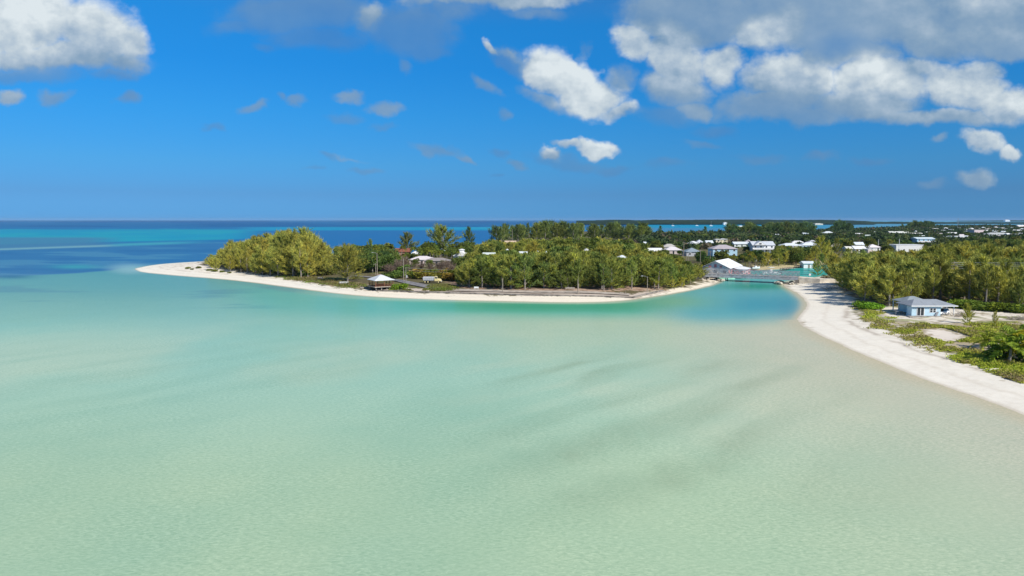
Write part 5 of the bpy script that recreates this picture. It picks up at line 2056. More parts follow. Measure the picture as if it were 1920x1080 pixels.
def bench(u, v, w, label, col='white'):
    x, y, z = GL(u, v)
    o = thing("bench", label, "bench", (x, y, z), R(-5))
    MB().box(-w / 2, w / 2, -.22, .22, .42, .50).build("seat", M[col], o)
    MB().box(-w / 2, w / 2, .24, .30, .55, .95).build("backrest", M[col], o)
    for xx in (-w / 2 + .15, w / 2 - .15):
        MB().box(xx - .06, xx + .06, -.2, .235, -.2, .42).build("leg", M[col], o)


bench(893, 543, 1.6, "small white bench in front of the left part of the grove")
bench(1069, 544, 3.2, "long pale bench under the right part of the grove", 'driftwood')
bench(600, 524, 2.2, "low pale bench on the dry grass left of the lone fluffy casuarina", 'driftwood')


def logp(u, v, L, label, up=True):
    x, y, z = GL(u, v)
    o = thing("fallen_log", label, "log", (x, y, z + .15), R(-6))
    MB().tube([(-L / 2, 0, 1.0 if up else .2), (-L / 2 + .35, 0, .35), (0, 0, .28), (L * .3, .1, .26), (L / 2, 0, .20)], [.16, .24, .20, .17, .10], 8).build("stem", M['driftwood'], o)
    b = MB()
    b.tube([(L * .2, 0, .25), (L * .3, -.5, .9), (L * .36, -.6, 1.3)], [.10, .06, .03], 6)
    b.build("branch", M['driftwood'], o)


logp(1031, 540.5, 4.2, "bleached fallen log with upturned end under the grove")
logp(1049, 541.5, 2.4, "short forked driftwood log right of the long fallen log", False)
logp(1168, 552.6, 2.6, "thin dark driftwood on the promenade sand", False)


def rowboat(u, v):
    x, y, z = GL(u, v)
    o = thing("rowing_boat", "grey upturned rowing boat on the sand left of the gazebo", "boat", (x, y, z + .02), R(15))
    st = []
    for t in np.linspace(0, 1, 7):
        ww = .75 * math.sin(math.pi * (.12 + .80 * t)) ** .7
        xx = -2 + 4 * t
        st.append([(xx, -ww, 0), (xx, -ww * .75, .42), (xx, 0, .62), (xx, ww * .75, .42), (xx, ww, 0)])
    MB().loft(st).build("hull", M['greytimber'], o)
    MB().box(-1.9, 1.9, -.05, .05, .60, .70).build("keel", M['dark'], o)


rowboat(686, 541.5)


def boulder(x, y, z, r, label, group, seed):
    rng = np.random.default_rng(seed)
    b = MB()
    rings = []
    for k in range(6):
        a = -math.pi / 2 + math.pi * (k + .35) / 5.7
        rings.append([(r * math.cos(a) * math.cos(t) * rng.uniform(.8, 1.15), r * math.cos(a) * math.sin(t) * rng.uniform(.8, 1.15), r * .72 * math.sin(a) * rng.uniform(.85, 1.1)) for t in np.linspace(0, 2 * math.pi, 9)[:-1]])
    b.loft(rings)
    o = b.build("boulder", M['stone'], loc=(x, y, z + r * .2))
    o.rotation_euler = (0, 0, rng.uniform(0, 6))
    tag(o, label, "boulder", group)


rg = random.Random(5)
bx0, by0 = G(1474, 531.5, .3)
for k in range(18):
    boulder(bx0 + rg.uniform(-3.5, 7), by0 + rg.uniform(-4.5, 5.0), .25, rg.uniform(.5, 1.15), "pale limestone boulder heaped at the right foot of the bridge", "boulders at the right foot of the bridge", 300 + k)
bx0, by0 = G(1343, 526, .3)
for k in range(10):
    boulder(bx0 + rg.uniform(-6, 3), by0 + rg.uniform(-2, 4), .3, rg.uniform(.4, .9), "pale limestone boulder at the left foot of the bridge", "boulders at the left foot of the bridge", 340 + k)


def brush_pile(u, v, w, h, n, label, seed):
    x, y, z = GL(u, v)
    rng = random.Random(seed)
    b = MB()
    for k in range(n):
        a = (rng.uniform(-w, w), rng.uniform(-w * .5, w * .5), rng.uniform(0, h * .4))
        an = rng.uniform(0, 6.28)
        l = rng.uniform(.8, 2.2)
        c = (a[0] + l * math.cos(an), a[1] + l * .6 * math.sin(an), max(.05, a[2] + rng.uniform(-.3, h * .8)))
        b.tube([a, c], [.06, .02], 4)
    tag(b.build("brush_pile", M['driftwood'], loc=(x, y, z + .1)), label, "brushwood")


brush_pile(1807, 594, 2.6, 1.5, 90, "grey heap of cut branches right of the carport", 3)
brush_pile(1905, 600, 1.8, 1.2, 60, "bare grey brushwood heap at the right edge of the sandy track", 4)
brush_pile(1832, 577, 2.4, 1.6, 60, "pale dead branches at the foot of the right grove", 6)
brush_pile(1560, 543, 3.0, 1.0, 50, "dead branches on the sand under the bank trees", 8)


def sign(u, v, h, label):
    x, y, z = GL(u, v)
    o = thing("road_sign", label, "sign", (x, y, z + .3))
    MB().tube([(0, 0, -.6), (0, 0, h)], .05, 6).build("post", M['steel'], o)
    MB().box(-.4, .4, -.085, -.055, h - .75, h + .05).build("sign_plate", M['white'], o)


sign(1518, 524.5, 2.2, "small white sign on a thin post at the right end of the bridge")


def a_frame(u, v):
    x, y, z = GL(u, v)
    o = thing("swing_frame", "white timber swing frame at the right edge below the grove", "swing", (x, y, z))
    for xx in (0, 3.2):
        b = MB()
        b.bar((xx - 1.1, 0, -.1), (xx, 0, 2.2), .13).bar((xx + 1.1, 0.14, -.1), (xx, .14, 2.2), .13)
        b.build("leg", M['white'], o)
    MB().box(-.2, 3.4, -.07, .07, 2.21, 2.35).build("beam", M['white'], o)
    MB().box(1.1, 2.1, -.18, .18, .5, .56).build("seat", M['white'], o)
    for xx in (1.15, 2.05):
        MB().tube([(xx, 0, .56), (xx, 0, 2.21)], .02, 4).build("rope", M['wire'], o)


a_frame(1914, 578.5)

o = thing("water_tank", "small round white water tank by the dark back row of trees", "tank", (*G(1260.5, 452, LAND), LAND))
MB().tube([(0, 0, 0), (0, 0, 3.6), (0, 0, 4.3)], [1.9, 1.9, .4], 14).build("vessel", M['white'], o)
MB().tube([(0, 0, 4.3), (0, 0, 4.7)], .35, 10).build("lid", M['grey'], o)
CLEAR.append((1257, 1264, 446, 451, 745))


# ------------------------------------------------------------------ vegetation
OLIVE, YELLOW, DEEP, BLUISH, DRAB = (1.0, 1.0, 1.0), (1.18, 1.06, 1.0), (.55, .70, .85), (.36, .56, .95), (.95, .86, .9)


def grove(poly, spacing, seed, kinds, hr, label, cat, group=None, cols=(OLIVE,), prof=None, wide=(.78, 1.3), edge=0.0, poly_w=None, limit=999, hmin=2.4, clear=True):
    n = 0
    rng = random.Random(seed * 13 + 1)
    pts = scatter(poly, spacing, seed, poly_w=poly_w)
    pw = np.array(poly_w or [G(u, v, LAND) for u, v in poly])
    for (x, y) in pts:
        if n >= limit:
            break
        u, v = proj(x, y, LAND)
        h = rng.uniform(*hr)
        if prof:
            vt = np.interp(u, [p[0] for p in prof], [p[1] for p in prof])
            h = min(h, zat(y, vt + rng.uniform(-3, 7)) - LAND)
        if edge:
            dd = float(seg_dist(np.array([x]), np.array([y]), pw)[0])
            h *= min(1.0, .55 + .45 * dd / edge)
        kind = rng.choice(kinds)
        h0 = h
        if clear:
            h = clear_height(x, y, h, h * .36)
        if h < hmin:
            if h > 1.1 and h0 > hmin:
                plant('shrub', x, y, max(1.2, h), "low green shrub kept below the roofs, " + group if group else label, "shrub", "low shrubs among the houses", (1.1, 1.1, 1), 1.6)
            continue
        lb = label(u, v, x, y, rng) if callable(label) else label
        plant(kind, x, y, h, lb, cat, group, rng.choice(cols), rng.uniform(*wide) * (1.0 if h > h0 * .75 else 1.25))
        n += 1
    return n


# --- left grove on the point
def lab_left(u, v, x, y, rng):
    return ("low casuarina at the beach tip of the left grove" if u < 440 else "olive green casuarina in the middle of the left grove" if u < 540 else "tall yellowish casuarina at the high right end of the left grove")


grove([(380, 496), (402, 507), (450, 510), (520, 519), (560, 521), (602, 517), (622, 506), (622, 492), (480, 492)], 7.0, 1, ['cas', 'cas', 'casold'], (14, 21), lab_left, "tree",
      "casuarinas of the left grove", (OLIVE, OLIVE, YELLOW, (1.15, 1.08, 1)), [(370, 478), (385, 473), (400, 463), (440, 454), (470, 447), (520, 437), (560, 431), (592, 427), (612, 436), (625, 452)], (.85, 1.15), 12)
plant('casfluffy', *GL(652, 527)[:2], 13.0, "lone fluffy yellow casuarina behind the white picnic table", "tree", None, (1.25, 1.08, 1.0), 1.15)
for (u, v, h, lb) in ((603, 516, 4.2, "grey green wind bent bush below the two bare poles"), (590, 514, 3.4, "brownish bush at the foot of the left grove"), (570, 518, 2.6, "small bright green bush on the dry grass by the left grove"), (618, 515, 3.6, "drab bush between the bare poles and the lone fluffy casuarina")):
    plant('shrub', *GL(u, v)[:2], h, lb, "shrub", None, (1.25, 1.0, .9) if h > 3 else (1.3, 1.6, .8), 1.2)
for (u, v, s) in ((352, 504, .9), (360, 506, .7), (372, 503, 1.0), (392, 508, .9), (402, 510, 1.1), (416, 511, .8), (430, 513, .7)):
    plant('shrub', *GL(u, v)[:2], s, "low dune plant on the white sand left of the left grove", "shrub", "dune plants at the beach tip", (1.2, 1.1, .9), 1.8)

# --- broadleaf woods, palms and dead bushes in the middle of the point
grove([(628, 507), (700, 512), (735, 508), (735, 492), (640, 490)], 5.5, 2, ['broad'], (5.5, 8.0), "dense dark broadleaf tree in the thicket behind the gazebo", "tree", "dark broadleaf trees behind the gazebo", (OLIVE, DEEP, (.85, .95, .9)),
      [(620, 462), (660, 458), (740, 462)])
grove([(625, 491), (740, 492), (880, 484), (880, 472), (760, 481), (640, 486)], 6.5, 3, ['broad', 'palm', 'palm'], (6, 10), lambda u, v, x, y, r: "green tree on the seaward side of the point, left of the tall dark casuarina" if u < 800 else "light green tree on the seaward side of the point below the tall dark casuarina", "tree",
      "green trees along the seaward side of the point", (OLIVE, (1.2, 1.2, 1), (.9, 1, .9)), [(620, 455), (700, 456), (760, 452), (800, 456), (860, 456), (890, 456)], (.9, 1.25))
rp = random.Random(77)
for k in range(26):
    u = rp.uniform(690, 830)
    v = rp.uniform(484, 494) if u > 720 else rp.uniform(486, 492)
    x, y = G(u, v, LAND)
    h = clear_height(x, y, min(rp.uniform(7, 11), zat(y, rp.uniform(449, 464)) - LAND), 2.2)
    if h > 4:
        plant('palm', x, y, h, "coconut palm with yellowish fronds between the dark thicket and the tall dark casuarina" if u < 770 else "coconut palm just left of or below the tall dark casuarina", "palm", "coconut palms on the point", rp.choice(((1.5, 1.4, 1), (1, 1.1, 1), (1.25, 1.2, 1))), 1.0)
for (u, v, vt) in ((752, 489, 459), (772, 486, 462), (786, 488, 463), (800, 490, 469), (814, 488, 464), (838, 492, 471), (846, 487, 466), (862, 489, 470), (730, 490, 461), (706, 492, 464), (870, 486, 466)):
    x, y = G(u, v, LAND)
    plant('palm', x, y, zat(y, vt) - LAND, "coconut palm standing among the roofs in the middle of the point", "palm", "palms among the roofs on the point", rp.choice(((1.5, 1.4, 1), (1.1, 1.2, 1), (1.3, 1.25, 1))), 1.0)
for (u, vt, dd, wd, lb, c) in ((765, 437, 455, 1.25, "dark rounded casuarina rising above the palms", (.50, .58, .85)), (831, 424.5, 445, 1.35, "tall dark spreading casuarina standing out against the blue sea", (.62, .70, .85)), (880.5, 426.5, 520, .75, "narrow dark casuarina against the blue sea, right of the spreading one", (.45, .6, .95)),
                               (695, 449, 440, .7, "small dark palm like tree against the sea above the thicket", (.5, .7, .8))):
    x, y = (u - UC) / PIX * dd, dd
    plant('casold', x, y, zat(dd, vt) - LAND, lb, "tree", None, c, wd)
for (u, v, h, lb) in ((742, 512, 5.5, "pinkish brown leafless bush above the gazebo"), (728, 513, 4.6, "brown leafless bush left of the tall utility pole"), (752, 511, 5.0, "pale brown leafless bush behind the two utility poles"), (733, 505, 5.5, "tall grey brown dead bush higher behind the gazebo"),
                      (826, 507, 4.8, "brown dead bush in front of the grey hipped roof"), (846, 511, 4.6, "brown dead bush left of the front grove"), (807, 508, 3.8, "pale dead bush below the pale pink house"), (760, 503, 5.2, "large pinkish dead bush left of the pale pink house"), (775, 513, 4.0, "brown dead bush under the pale pink house, nearest the meter pole"), (716, 507, 4.6, "grey brown bush at the right end of the dark thicket"), (838, 503, 4.6, "dry brown bush at the right corner of the grey hipped roof"), (790, 504, 3.6, "dry brown bush in front of the pale pink house wall")):
    plant('bare', *GL(u, v)[:2], h, lb, "bush", None, (1.05, .95, .95), 1.25)
for k, (u, v, h) in enumerate(((775, 522, 2.6), (788, 523, 2.8), (800, 523, 2.4), (815, 524, 2.8), (828, 525, 2.6), (840, 526, 3.0), (852, 527, 3.0), (782, 519, 3.2), (796, 519, 3.0), (810, 520, 3.2), (834, 521, 3.4), (848, 522, 3.6))):
    plant('shrub', *GL(u, v)[:2], h, "russet shrub in the tall hedge behind the dump truck", "shrub", "hedge shrubs behind the dump truck", random.Random(k).choice(((1.9, .95, .8), (1.5, 1.1, .8), (2.0, 1.1, 1), (1.0, .9, .7))), 1.4)
for k, (u, v, h) in enumerate(((722, 522, 2.2), (735, 523, 2.6), (748, 521, 3.0), (768, 519, 2.8), (760, 512, 3.8))):
    plant('shrub', *GL(u, v)[:2], h, "dark green shrub around the two utility poles", "shrub", "dark shrubs round the utility poles", (.9, 1, .9), 1.4)
for (u, v, h, lb) in ((743, 543.5, 1.9, "bright green round bush right of the gazebo, left of two"), (756, 543, 2.1, "bright green round bush right of the gazebo, right of two")):
    plant('shrub', *GL(u, v)[:2], h, lb, "shrub", None, (1.5, 1.75, .8), 1.1)

for (u, v, vt, lb) in ((779, 500, 485.5, "green tree standing before the left half of the pale pink house"), (806, 502, 487.5, "green tree between the pale pink house and the grey hipped roof"), (832, 502, 489, "green tree before the right half of the grey hipped roof"), (858, 503, 482, "green tree in front of the white house with the roof tower"), (876, 504, 480, "green tree at the left end of the front grove, right of the roof tower")):
    x, y = G(u, v, LAND)
    plant('broad', x, y, zat(y, vt) - LAND, lb, "tree", None, (1.15, 1.15, 1), 1.25)

# --- front grove facing the bay
def lab_front(u, v, x, y, rng):
    a = "left" if u < 990 else "middle" if u < 1130 else "right"
    return "casuarina with bare trunk in the front row, %s part of the front grove" % a if v > 537 else "olive casuarina inside the %s part of the front grove" % a


grove([(858, 538), (960, 541.5), (1100, 543), (1235, 540), (1292, 529), (1310, 521), (1310, 510), (1200, 516), (1050, 516), (870, 518)], 5.8, 5, ['castrunk', 'cas', 'cas'], (8, 13.5), lab_front, "tree", "casuarinas of the front grove",
      ((.86, .92, .9), (.64, .76, .8), (.50, .64, .75), (.95, .97, .95)), [(845, 508), (862, 494), (900, 484), (960, 476), (1040, 474), (1100, 473), (1180, 478), (1240, 484), (1290, 494), (1312, 503), (1322, 512)], (.9, 1.45))
grove([(868, 517), (1050, 515), (1200, 515), (1308, 509), (1275, 492), (1200, 490), (1050, 490), (880, 492)], 7.6, 6, ['cas', 'castrunk', 'broad'], (8, 12.5), lambda u, v, x, y, r: "olive tree in the rear of the front grove, %s" % ("left of the wide bluish roof" if u < 1150 else "right of the wide bluish roof"), "tree",
      "casuarinas in the rear of the front grove", (OLIVE, (1.12, 1.05, 1), (1.0, 1.0, .9)), [(860, 490), (880, 470), (930, 463), (1000, 461), (1100, 460), (1180, 462), (1210, 470), (1250, 476), (1300, 486)], (.95, 1.3))
grove([(872, 490), (1050, 489), (1215, 489), (1215, 474), (1150, 462), (1000, 462), (900, 468)], 11, 7, ['cas', 'broad', 'cas'], (8, 12.5), lambda u, v, x, y, r: "yellow green tree between front grove and dark back row, %s" % ("left of the tan roof" if u < 950 else "right of the tan roof"), "tree",
      "trees behind the front grove", ((1.1, 1.12, 1), (1.25, 1.15, 1), OLIVE), [(870, 468), (890, 459), (930, 451), (1000, 450), (1100, 447), (1170, 450), (1215, 458)], (.95, 1.3))
# --- tall dark row at the back
grove([(926, 458), (985, 453), (1080, 452), (1216, 453), (1216, 448), (1080, 448), (985, 448), (935, 452)], 16, 8, ['casold', 'casold', 'cas'], (17, 25), lambda u, v, x, y, r: "tall dark casuarina at the %s of the back row" % ("ragged left end" if u < 995 else "middle" if u < 1110 else "right end"), "tree",
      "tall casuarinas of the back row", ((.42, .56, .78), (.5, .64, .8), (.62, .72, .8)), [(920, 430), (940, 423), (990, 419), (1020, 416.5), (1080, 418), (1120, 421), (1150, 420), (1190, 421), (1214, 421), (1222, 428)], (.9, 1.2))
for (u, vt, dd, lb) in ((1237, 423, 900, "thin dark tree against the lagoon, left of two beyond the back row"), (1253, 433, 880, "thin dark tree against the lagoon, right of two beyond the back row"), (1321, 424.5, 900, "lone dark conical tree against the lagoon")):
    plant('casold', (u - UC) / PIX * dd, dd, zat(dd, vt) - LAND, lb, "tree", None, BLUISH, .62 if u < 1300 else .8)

rb = random.Random(31)
for k in range(34):
    u = 862 + 400 * (k + rb.uniform(.1, .9)) / 34
    v = np.interp(u, [858, 960, 1100, 1235, 1265], [537.5, 541, 542.5, 539.5, 535]) - rb.uniform(0, 2.5)
    plant('cas', *GL(u, v)[:2], rb.uniform(3.6, 6.4), "low bushy casuarina filling the foot of the front grove", "tree", "low bushy casuarinas at the foot of the front grove", rb.choice(((.6, .7, .8), (.8, .86, .85), (.5, .62, .7))), rb.uniform(1.1, 1.6))

# --- banks of the creek
for k, (u, v, h, w) in enumerate(((1306, 524, 5.5, 1.2), (1298, 529, 5.0, 1.2), (1315, 521, 4.5, 1.2), (1287, 533, 4.5, 1.2), (1272, 537, 5.0, 1.1), (1322, 524, 3.2, 1.3), (1309, 527, 3.6, 1.3), (1262, 541, 4.6, 1.2), (1278, 539, 3.6, 1.4), (1250, 542, 4.4, 1.1), (1292, 534.5, 3.4, 1.4), (1302, 531, 3.2, 1.4), (1317, 526, 3.0, 1.4), (1326, 521, 3.4, 1.2), (1284, 529, 6, 1.2), (1268, 534, 6.5, 1.2))):
    plant('cas', *GL(u, v)[:2], h, "bushy casuarina at the creek end of the front grove", "tree", "bushy casuarinas at the creek end", (1.0, .98, .9), w)
grove([(1406, 498), (1440, 496.5), (1500, 493), (1540, 490), (1545, 480), (1440, 480), (1402, 484)], 7.5, 9, ['cas', 'castrunk', 'broad'], (6, 10.5), "olive casuarina on the far bank of the creek left of the white shed", "tree", "casuarinas on the far creek bank",
      (OLIVE, YELLOW, (.85, .9, .9)), [(1400, 488), (1420, 480), (1445, 468), (1460, 461), (1500, 462), (1515, 474), (1545, 466)], (.9, 1.2))
for k in range(16):
    u, v = rp.uniform(1362, 1418), rp.uniform(488, 499)
    x, y = G(u, v, LAND)
    h = clear_height(x, y, min(rp.uniform(5, 8), zat(y, rp.uniform(466, 478)) - LAND), 2.0)
    if h > 3:
        plant('palm', x, y, h, "yellowish palm between the pink building and the big balcony house", "palm", "palms by the pink building", rp.choice(((1.6, 1.25, .9), (1.3, 1.25, 1), (1.1, 1.1, 1))), 1.0)
for (u, v, h, w, c, lb) in ((1533, 517, 6.4, 1.1, (.72, .82, .95), "grey green casuarina on the right bank above the bridge road"), (1527, 515, 4.2, 1.0, (.7, .8, .9), "short grey green casuarina at the water's edge beyond the bridge"), (1541, 512, 6.8, 1.0, (.65, .78, .85), "dark casuarina behind the orange dead palm")):
    plant('cas', *GL(u, v)[:2], h, lb, "tree", None, c, w)
plant('palm', *GL(1551, 525)[:2], 4.2, "orange dry palm at the bend of the bridge road", "palm", None, (3.4, 1.5, .6), .9)
plant('shrub', *GL(1546, 527)[:2], 1.8, "orange brown dead bush under the dry palm", "shrub", None, (4.2, 1.6, .7), 1.0)

# --- right grove
def lab_right(u, v, x, y, rng):
    a = "above the beach" if u < 1640 else "behind the blue cottage" if u < 1800 else "toward the right edge"
    return ("pale trunked casuarina in the front row of the right grove, %s" % a) if v > 566 or (u < 1640 and v > 548) else "olive yellow casuarina inside the right grove, %s" % a


PR = [(1540, 500), (1552, 480), (1575, 466), (1610, 474), (1660, 470), (1700, 470), (1740, 466), (1780, 456), (1830, 450), (1880, 446), (1930, 440), (2100, 436)]
grove([(1570, 534), (1600, 552), (1628, 577), (1690, 574.5), (1760, 570.5), (1800, 571), (1850, 579), (1960, 584), (1990, 560), (1850, 548), (1700, 541), (1600, 528)], 5.0, 11, ['castrunk', 'castrunk', 'cas'], (7, 12.5), lab_right, "tree", "casuarinas of the right grove",
      ((.98, 1.02, 1.15), (1.12, 1.1, 1.15), (1.15, 1.12, 1.2), (.8, .9, 1.05)), PR, (.8, 1.35), hmin=1.5)
grove([(1556, 528), (1600, 526), (1700, 539), (1850, 546), (2000, 556), (2040, 512), (1850, 509), (1700, 512), (1600, 517), (1562, 521)], 7.2, 12, ['cas', 'cas', 'castrunk'], (8.5, 14.5), lab_right, "tree", "casuarinas of the right grove",
      ((1.02, 1.04, 1.15), (1.2, 1.14, 1.15), (1.1, 1.1, 1.2), (1.28, 1.14, 1.1), (.84, .92, 1.05)), PR, (.8, 1.4), hmin=1.5)
grove([(1640, 500), (1850, 496), (2040, 492), (2040, 470), (1850, 474), (1640, 478)], 12.5, 13, ['cas', 'broad'], (9, 15), "olive casuarina beyond the creek at the back of the right grove", "tree", "casuarinas beyond the creek behind the right grove",
      ((1.0, 1.02, 1.15), (1.15, 1.1, 1.15), (.9, .98, 1.1)), [(1560, 480), (1640, 470), (1735, 464), (1780, 458), (1830, 451), (1880, 446), (1930, 440), (2100, 436)], (1.0, 1.3))
for (u, vt, dd, w, c, lb) in ((1541, 441, 395, .85, (1.25, 1.15, 1), "tall olive casuarina beside the pale blue house"), (1556, 447, 400, .8, (1.1, 1.05, 1), "olive casuarina right of the tallest olive one by the pale blue house"), (1570, 446, 430, .7, OLIVE, "slender olive casuarina in front of the cream gable"),
                              (1530, 458, 385, .9, (1.2, 1.1, 1), "bushy olive casuarina in front of the pale blue house"), (1590, 462, 400, .9, OLIVE, "olive casuarina below the cream white low house"), (1560, 466, 375, .9, (1.15, 1.05, 1), "broad olive casuarina above the white shed"), (1664, 449, 480, .55, (1.05, 1, 1), "olive casuarina left of the long flat roofed building")):
    plant('cas', (u - UC) / PIX * dd, dd, zat(dd, vt) - LAND, lb, "tree", None, c, w)
plant('palm', *G(1622, 473, LAND), zat(G(1622, 473, LAND)[1], 455) - LAND, "dark palm in front of the bright roofs right of the cream gable", "palm", None, (.9, .9, .9), 1.0)

# --- undergrowth at the foot of the right grove and on the yard
for k, (u, v, h) in enumerate([(1622, 580, 1.5), (1634, 580, 1.8), (1643, 579, 1.6), (1614, 575, 1.6)]):
    plant('shrub', *GL(u, v)[:2], h, "vivid green shrub where the right grove meets the beach", "shrub", "vivid shrubs at the corner of the right grove", (1.4, 1.9, .8), 1.7)
rq = random.Random(9)
for k in range(46):
    u = rq.uniform(1795, 1960)
    v = np.interp(u, [1795, 1840, 1900, 1960], [579, 583, 587, 591]) - rq.uniform(0, 4)
    plant('shrub', *GL(u, v)[:2], rq.uniform(1.0, 2.4), "green shrub in the undergrowth along the foot of the right grove", "shrub", "undergrowth shrubs below the right grove", rq.choice(((1.2, 1.35, .9), (1.5, 1.5, .9), (1.0, 1.1, .8))), 1.4)
for (u, v, h, w, lb) in ((1813, 607, 4.6, .7, "thin young casuarina right of the blue cottage"), (1818, 600, 3.0, .7, "short young casuarina by the brushwood right of the carport"), (1866, 613, 3.4, .6, "slender young casuarina on the lawn right of the cottage"), (1652, 590, 1.6, .8, "tiny young casuarina on the sand left of the blue cottage")):
    plant('cas', *GL(u, v)[:2], h, lb, "tree", None, (1.1, 1.05, .9), w)

# --- palms at the right edge
for (u, v, h, w, lb, c) in ((1893, 680, 5.6, 1.15, "large coconut palm at the right edge above the green ground cover", (1.7, 1.9, 1.1)), (1928, 678, 6.0, 1.15, "coconut palm cut by the right edge with yellow lower fronds", (2.6, 2.1, .8)), (1854, 654, 3.6, 1.1, "small palm left of the large coconut palms", (1.7, 1.7, 1.1)),
                            (1908, 655, 5.2, 1.1, "dark coconut palm behind the large one at the right edge", (1.2, 1.4, 1)), (1945, 662, 5.4, 1.1, "dark coconut palm half outside the right edge", (.9, 1.1, .9)), (1872, 674, 3.4, 1.2, "dark low palm in the thicket at the right edge", (.8, 1, .8))):
    plant('palmlow', *GL(u, v)[:2], h, lb, "palm", None, c, w)
for k in range(16):
    plant('shrub', *GL(rq.uniform(1868, 1960), rq.uniform(662, 684))[:2], rq.uniform(1.2, 2.0), "dark green sea grape shrub under the coconut palms at the right edge", "shrub", "sea grape shrubs under the right palms", rq.choice(((1.0, 1.5, .9), (1.4, 1.9, .8), (.8, 1.1, .9))), 1.3)


# --- leafy ground cover (nobody could count it)
def ground_cover(name, polys, n, size, cols, seed, thr=.46, hgt=(.10, .5), label=None):
    rng = np.random.default_rng(seed)
    V, K = [], []
    for poly, share in polys:
        pw = np.array([GL(u, v)[:2] for u, v in poly])
        m = int(n * share * 3)
        x = rng.uniform(pw[:, 0].min(), pw[:, 0].max(), m)
        y = rng.uniform(pw[:, 1].min(), pw[:, 1].max(), m)
        sd_ = sdf(x, y, [tuple(p) for p in pw])
        dn = fbm(x / 3.2, y / 3.2, seed + 5) * .6 + fbm(x / 1.1, y / 1.1, seed + 6) * .4 + np.clip(sd_ / 30, 0, .10)
        k = (sd_ + (fbm(x / 4, y / 4, seed + 8) - .5) * 9 + (rng.uniform(0, 1, len(x)) - .5) * 3 > 0) & (dn > thr)
        k &= ~(sdf(x, y, Z_SLAB) > -1.0) & ~((sdf(x, y, Z_DRY) > 0) & (rng.uniform(0, 1, len(x)) < .6))
        x, y, dn = x[k][:int(n * share)], y[k][:int(n * share)], dn[k][:int(n * share)]
        z = height_s(shore(x, y)) + hgt[0] * rng.uniform(0, 1, len(x)) + hgt[1] * np.clip((dn - thr) * 5, 0, 1.3) * rng.uniform(.2, 1, len(x))
        V.append(np.stack([x, y, z], 1))
        K.append(fbm(x / 6, y / 6, seed + 9) * .7 + rng.uniform(0, .3, len(x)))
    P = np.concatenate(V)
    kk = np.concatenate(K)
    dv = unit(rng.normal(size=P.shape) * np.array([1, 1, .55]) + np.array([0, 0, .45]))
    sz = rng.uniform(*size, len(P))
    Vv, F = quads_from(P, dv, sz * 1.3, sz, rng, .6)
    me = np_mesh(name, Vv, F)
    c0, c1, c2 = [np.array(c) for c in cols]
    t = np.clip((kk - .3) / .45, 0, 1)[:, None]
    cc = np.where(t < .5, c0 + (c1 - c0) * t * 2, c1 + (c2 - c1) * (t * 2 - 1))
    fattr(me, "kcol", np.repeat(cc, 4, axis=0))
    if "cover leaves" in bpy.data.materials:
        m = bpy.data.materials["cover leaves"]
    else:
        m, nt, out = new_mat("cover leaves")
        at = nt.node('ShaderNodeAttribute', attribute_name="kcol").outputs['Color']
        d, t_ = nt.node('ShaderNodeBsdfDiffuse'), nt.node('ShaderNodeBsdfTranslucent')
        nt.put(d.inputs[0], at)
        nt.put(t_.inputs[0], at)
        mx = nt.node('ShaderNodeMixShader')
        mx.inputs[0].default_value = .25
        nt.l.new(d.outputs[0], mx.inputs[1])
        nt.l.new(t_.outputs[0], mx.inputs[2])
        nt.l.new(mx.outputs[0], out.inputs[0])
    tag(link(name, me, m), label, kind='stuff')


GC = ((.36, .28, .15), (.42, .43, .07), (.46, .55, .06))
ground_cover("ground_cover", [([(1616, 578), (1640, 584), (1650, 597), (1690, 609), (1740, 613), (1738, 624), (1755, 640), (1800, 652), (1860, 668), (1925, 690), (1940, 720), (1880, 705), (1800, 682), (1745, 650), (1690, 628), (1650, 612), (1625, 596)], .42),
                              ([(1700, 607), (1790, 612), (1850, 618), (1880, 640), (1850, 650), (1790, 640), (1740, 618)], .2),
                              ([(1765, 655), (1830, 655), (1940, 690), (1960, 735), (1900, 712), (1830, 690)], .26),
                              ([(1800, 606), (1910, 606), (1925, 640), (1890, 640), (1840, 622)], .12)], 66000, (.10, .26), GC, 21, .435, (.06, .32))
ground_cover("scrub_cover", [([(1960, 606), (2300, 612), (2700, 640), (2600, 860), (2200, 800), (1975, 735)], 1.0)], 26000, (.16, .42), GC, 25, .44, (.06, .4))
ground_cover("grass", [([(520, 518), (600, 521), (690, 534), (700, 542), (640, 538), (560, 527)], .5), ([(792, 545), (800, 537), (840, 534), (862, 541), (850, 547), (815, 548)], .35), ([(730, 545), (770, 545), (775, 548), (735, 548)], .05), ([(1416, 503), (1480, 498), (1520, 495), (1500, 492), (1420, 497)], .1)], 15000, (.14, .34),
             ((.20, .16, .06), (.20, .21, .06), (.17, .26, .03)), 22, .40, (.05, .35))


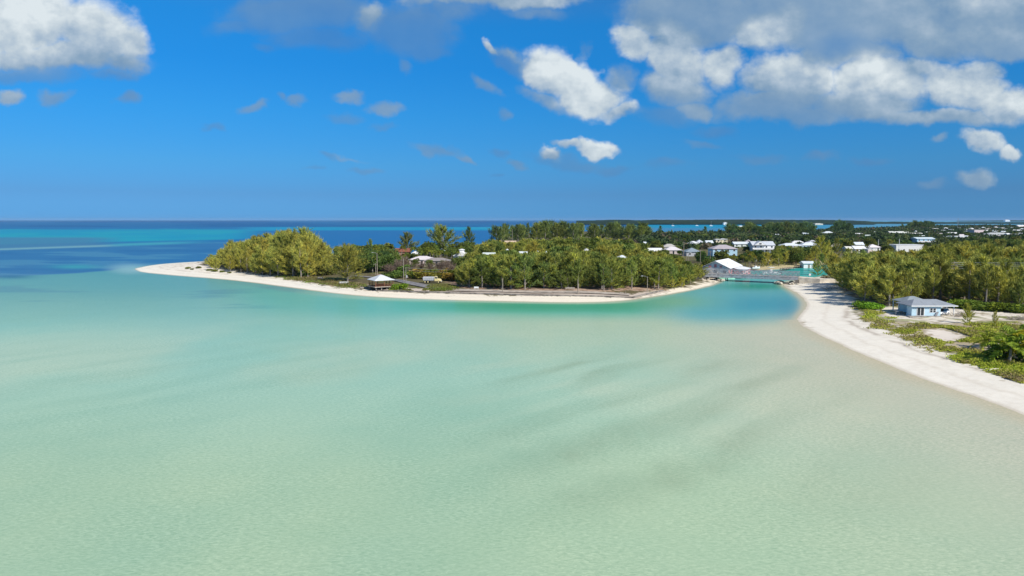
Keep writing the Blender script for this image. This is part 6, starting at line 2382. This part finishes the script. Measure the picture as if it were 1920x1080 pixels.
# --- the wooded town across the creek: nearest trees one by one, the far wood as one mass
TOWN = [(1200, 505), (1318, 505), (1400, 494), (1500, 486), (1640, 480), (1760, 474), (1950, 466), (1950, 443), (1700, 447), (1500, 447), (1215, 452)]
grove(TOWN, 12.5, 14, ['broad', 'broad', 'cas', 'broadfar'], (4.5, 8.5), lambda u, v, x, y, r: "dark green tree among the houses %s" % ("left of the pink building" if u < 1330 else "between the pink building and the big balcony house" if u < 1420 else "right of the big balcony house" if u < 1600 else "near the long flat roofed building" if u < 1740 else "in the scrub above the right grove"), "tree",
      "trees among the houses of the town", ((.62, .78, .9), (.5, .68, .85), (.8, .88, .9), (.9, .85, .9), (1.1, .92, .9)), None, (1.1, 1.6), limit=285)
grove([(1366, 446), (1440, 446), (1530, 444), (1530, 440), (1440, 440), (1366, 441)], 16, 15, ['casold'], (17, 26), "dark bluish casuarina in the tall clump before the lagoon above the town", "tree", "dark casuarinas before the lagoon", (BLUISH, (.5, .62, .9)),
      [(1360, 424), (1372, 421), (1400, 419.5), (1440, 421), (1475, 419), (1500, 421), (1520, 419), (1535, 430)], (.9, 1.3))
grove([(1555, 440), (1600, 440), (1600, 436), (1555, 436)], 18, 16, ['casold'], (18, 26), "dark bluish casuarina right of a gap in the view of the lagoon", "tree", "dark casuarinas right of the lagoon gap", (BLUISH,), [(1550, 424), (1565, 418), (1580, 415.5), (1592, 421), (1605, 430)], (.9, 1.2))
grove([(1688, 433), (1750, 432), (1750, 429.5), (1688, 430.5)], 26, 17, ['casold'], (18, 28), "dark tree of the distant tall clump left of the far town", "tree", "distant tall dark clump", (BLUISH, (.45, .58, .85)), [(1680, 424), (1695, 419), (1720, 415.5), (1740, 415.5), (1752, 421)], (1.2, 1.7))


def far_wood():
    """woodland beyond the houses, too many and too far to count: one mass of tree crowns"""
    rng = np.random.default_rng(99)
    pts = scatter([(1190, 466), (1330, 468), (1500, 466), (1700, 462), (1960, 458), (2150, 424.6), (1760, 427), (1560, 436), (1440, 440), (1300, 443), (1200, 444)], 14.5, 31)
    Vs, K = [], []
    rr = random.Random(4)
    for (x, y) in pts:
        R_ = rr.uniform(3.6, 6.8) * (1 + y / 4200)
        h = clear_height(x, y, rr.uniform(4.5, 8.5), R_)
        if h < 2.0:
            continue
        n = int(90 if y < 900 else 60 if y < 1500 else 36)
        d = unit(rng.normal(size=(n, 3)))
        d[:, 2] = np.abs(d[:, 2])
        P = np.array([x, y, LAND + h * .18]) + d * np.array([R_, R_, h * .82]) * rng.uniform(.72, 1.08, n)[:, None]
        Vs.append((P, np.full(n, R_)))
        K.append(np.full(n, rr.random()))
    P = np.concatenate([a for a, _ in Vs])
    Rr = np.concatenate([b for _, b in Vs])
    kk = np.concatenate(K)
    dv = unit(rng.normal(size=P.shape) + np.array([0, 0, .3]))
    sz = rng.uniform(.16, .34, len(P)) * Rr
    Vv, F = quads_from(P, dv, sz * 1.3, sz, rng, .6)
    me = np_mesh("woodland", Vv, F)
    c = np.array((.045, .082, .040)) + (np.array((.115, .14, .055)) - np.array((.045, .082, .040))) * kk[:, None]
    c = np.where((kk > .92)[:, None], np.array((.17, .14, .09)), c) * rng.uniform(.8, 1.15, len(kk))[:, None]
    fattr(me, "kcol", np.repeat(c, 4, axis=0))
    tag(link("woodland", me, bpy.data.materials["cover leaves"]), kind='stuff')
    NCOUNT['far wood'] = len(pts)


far_wood()
plant_all()
print("PLANTS", NCOUNT, len(bpy.data.objects))
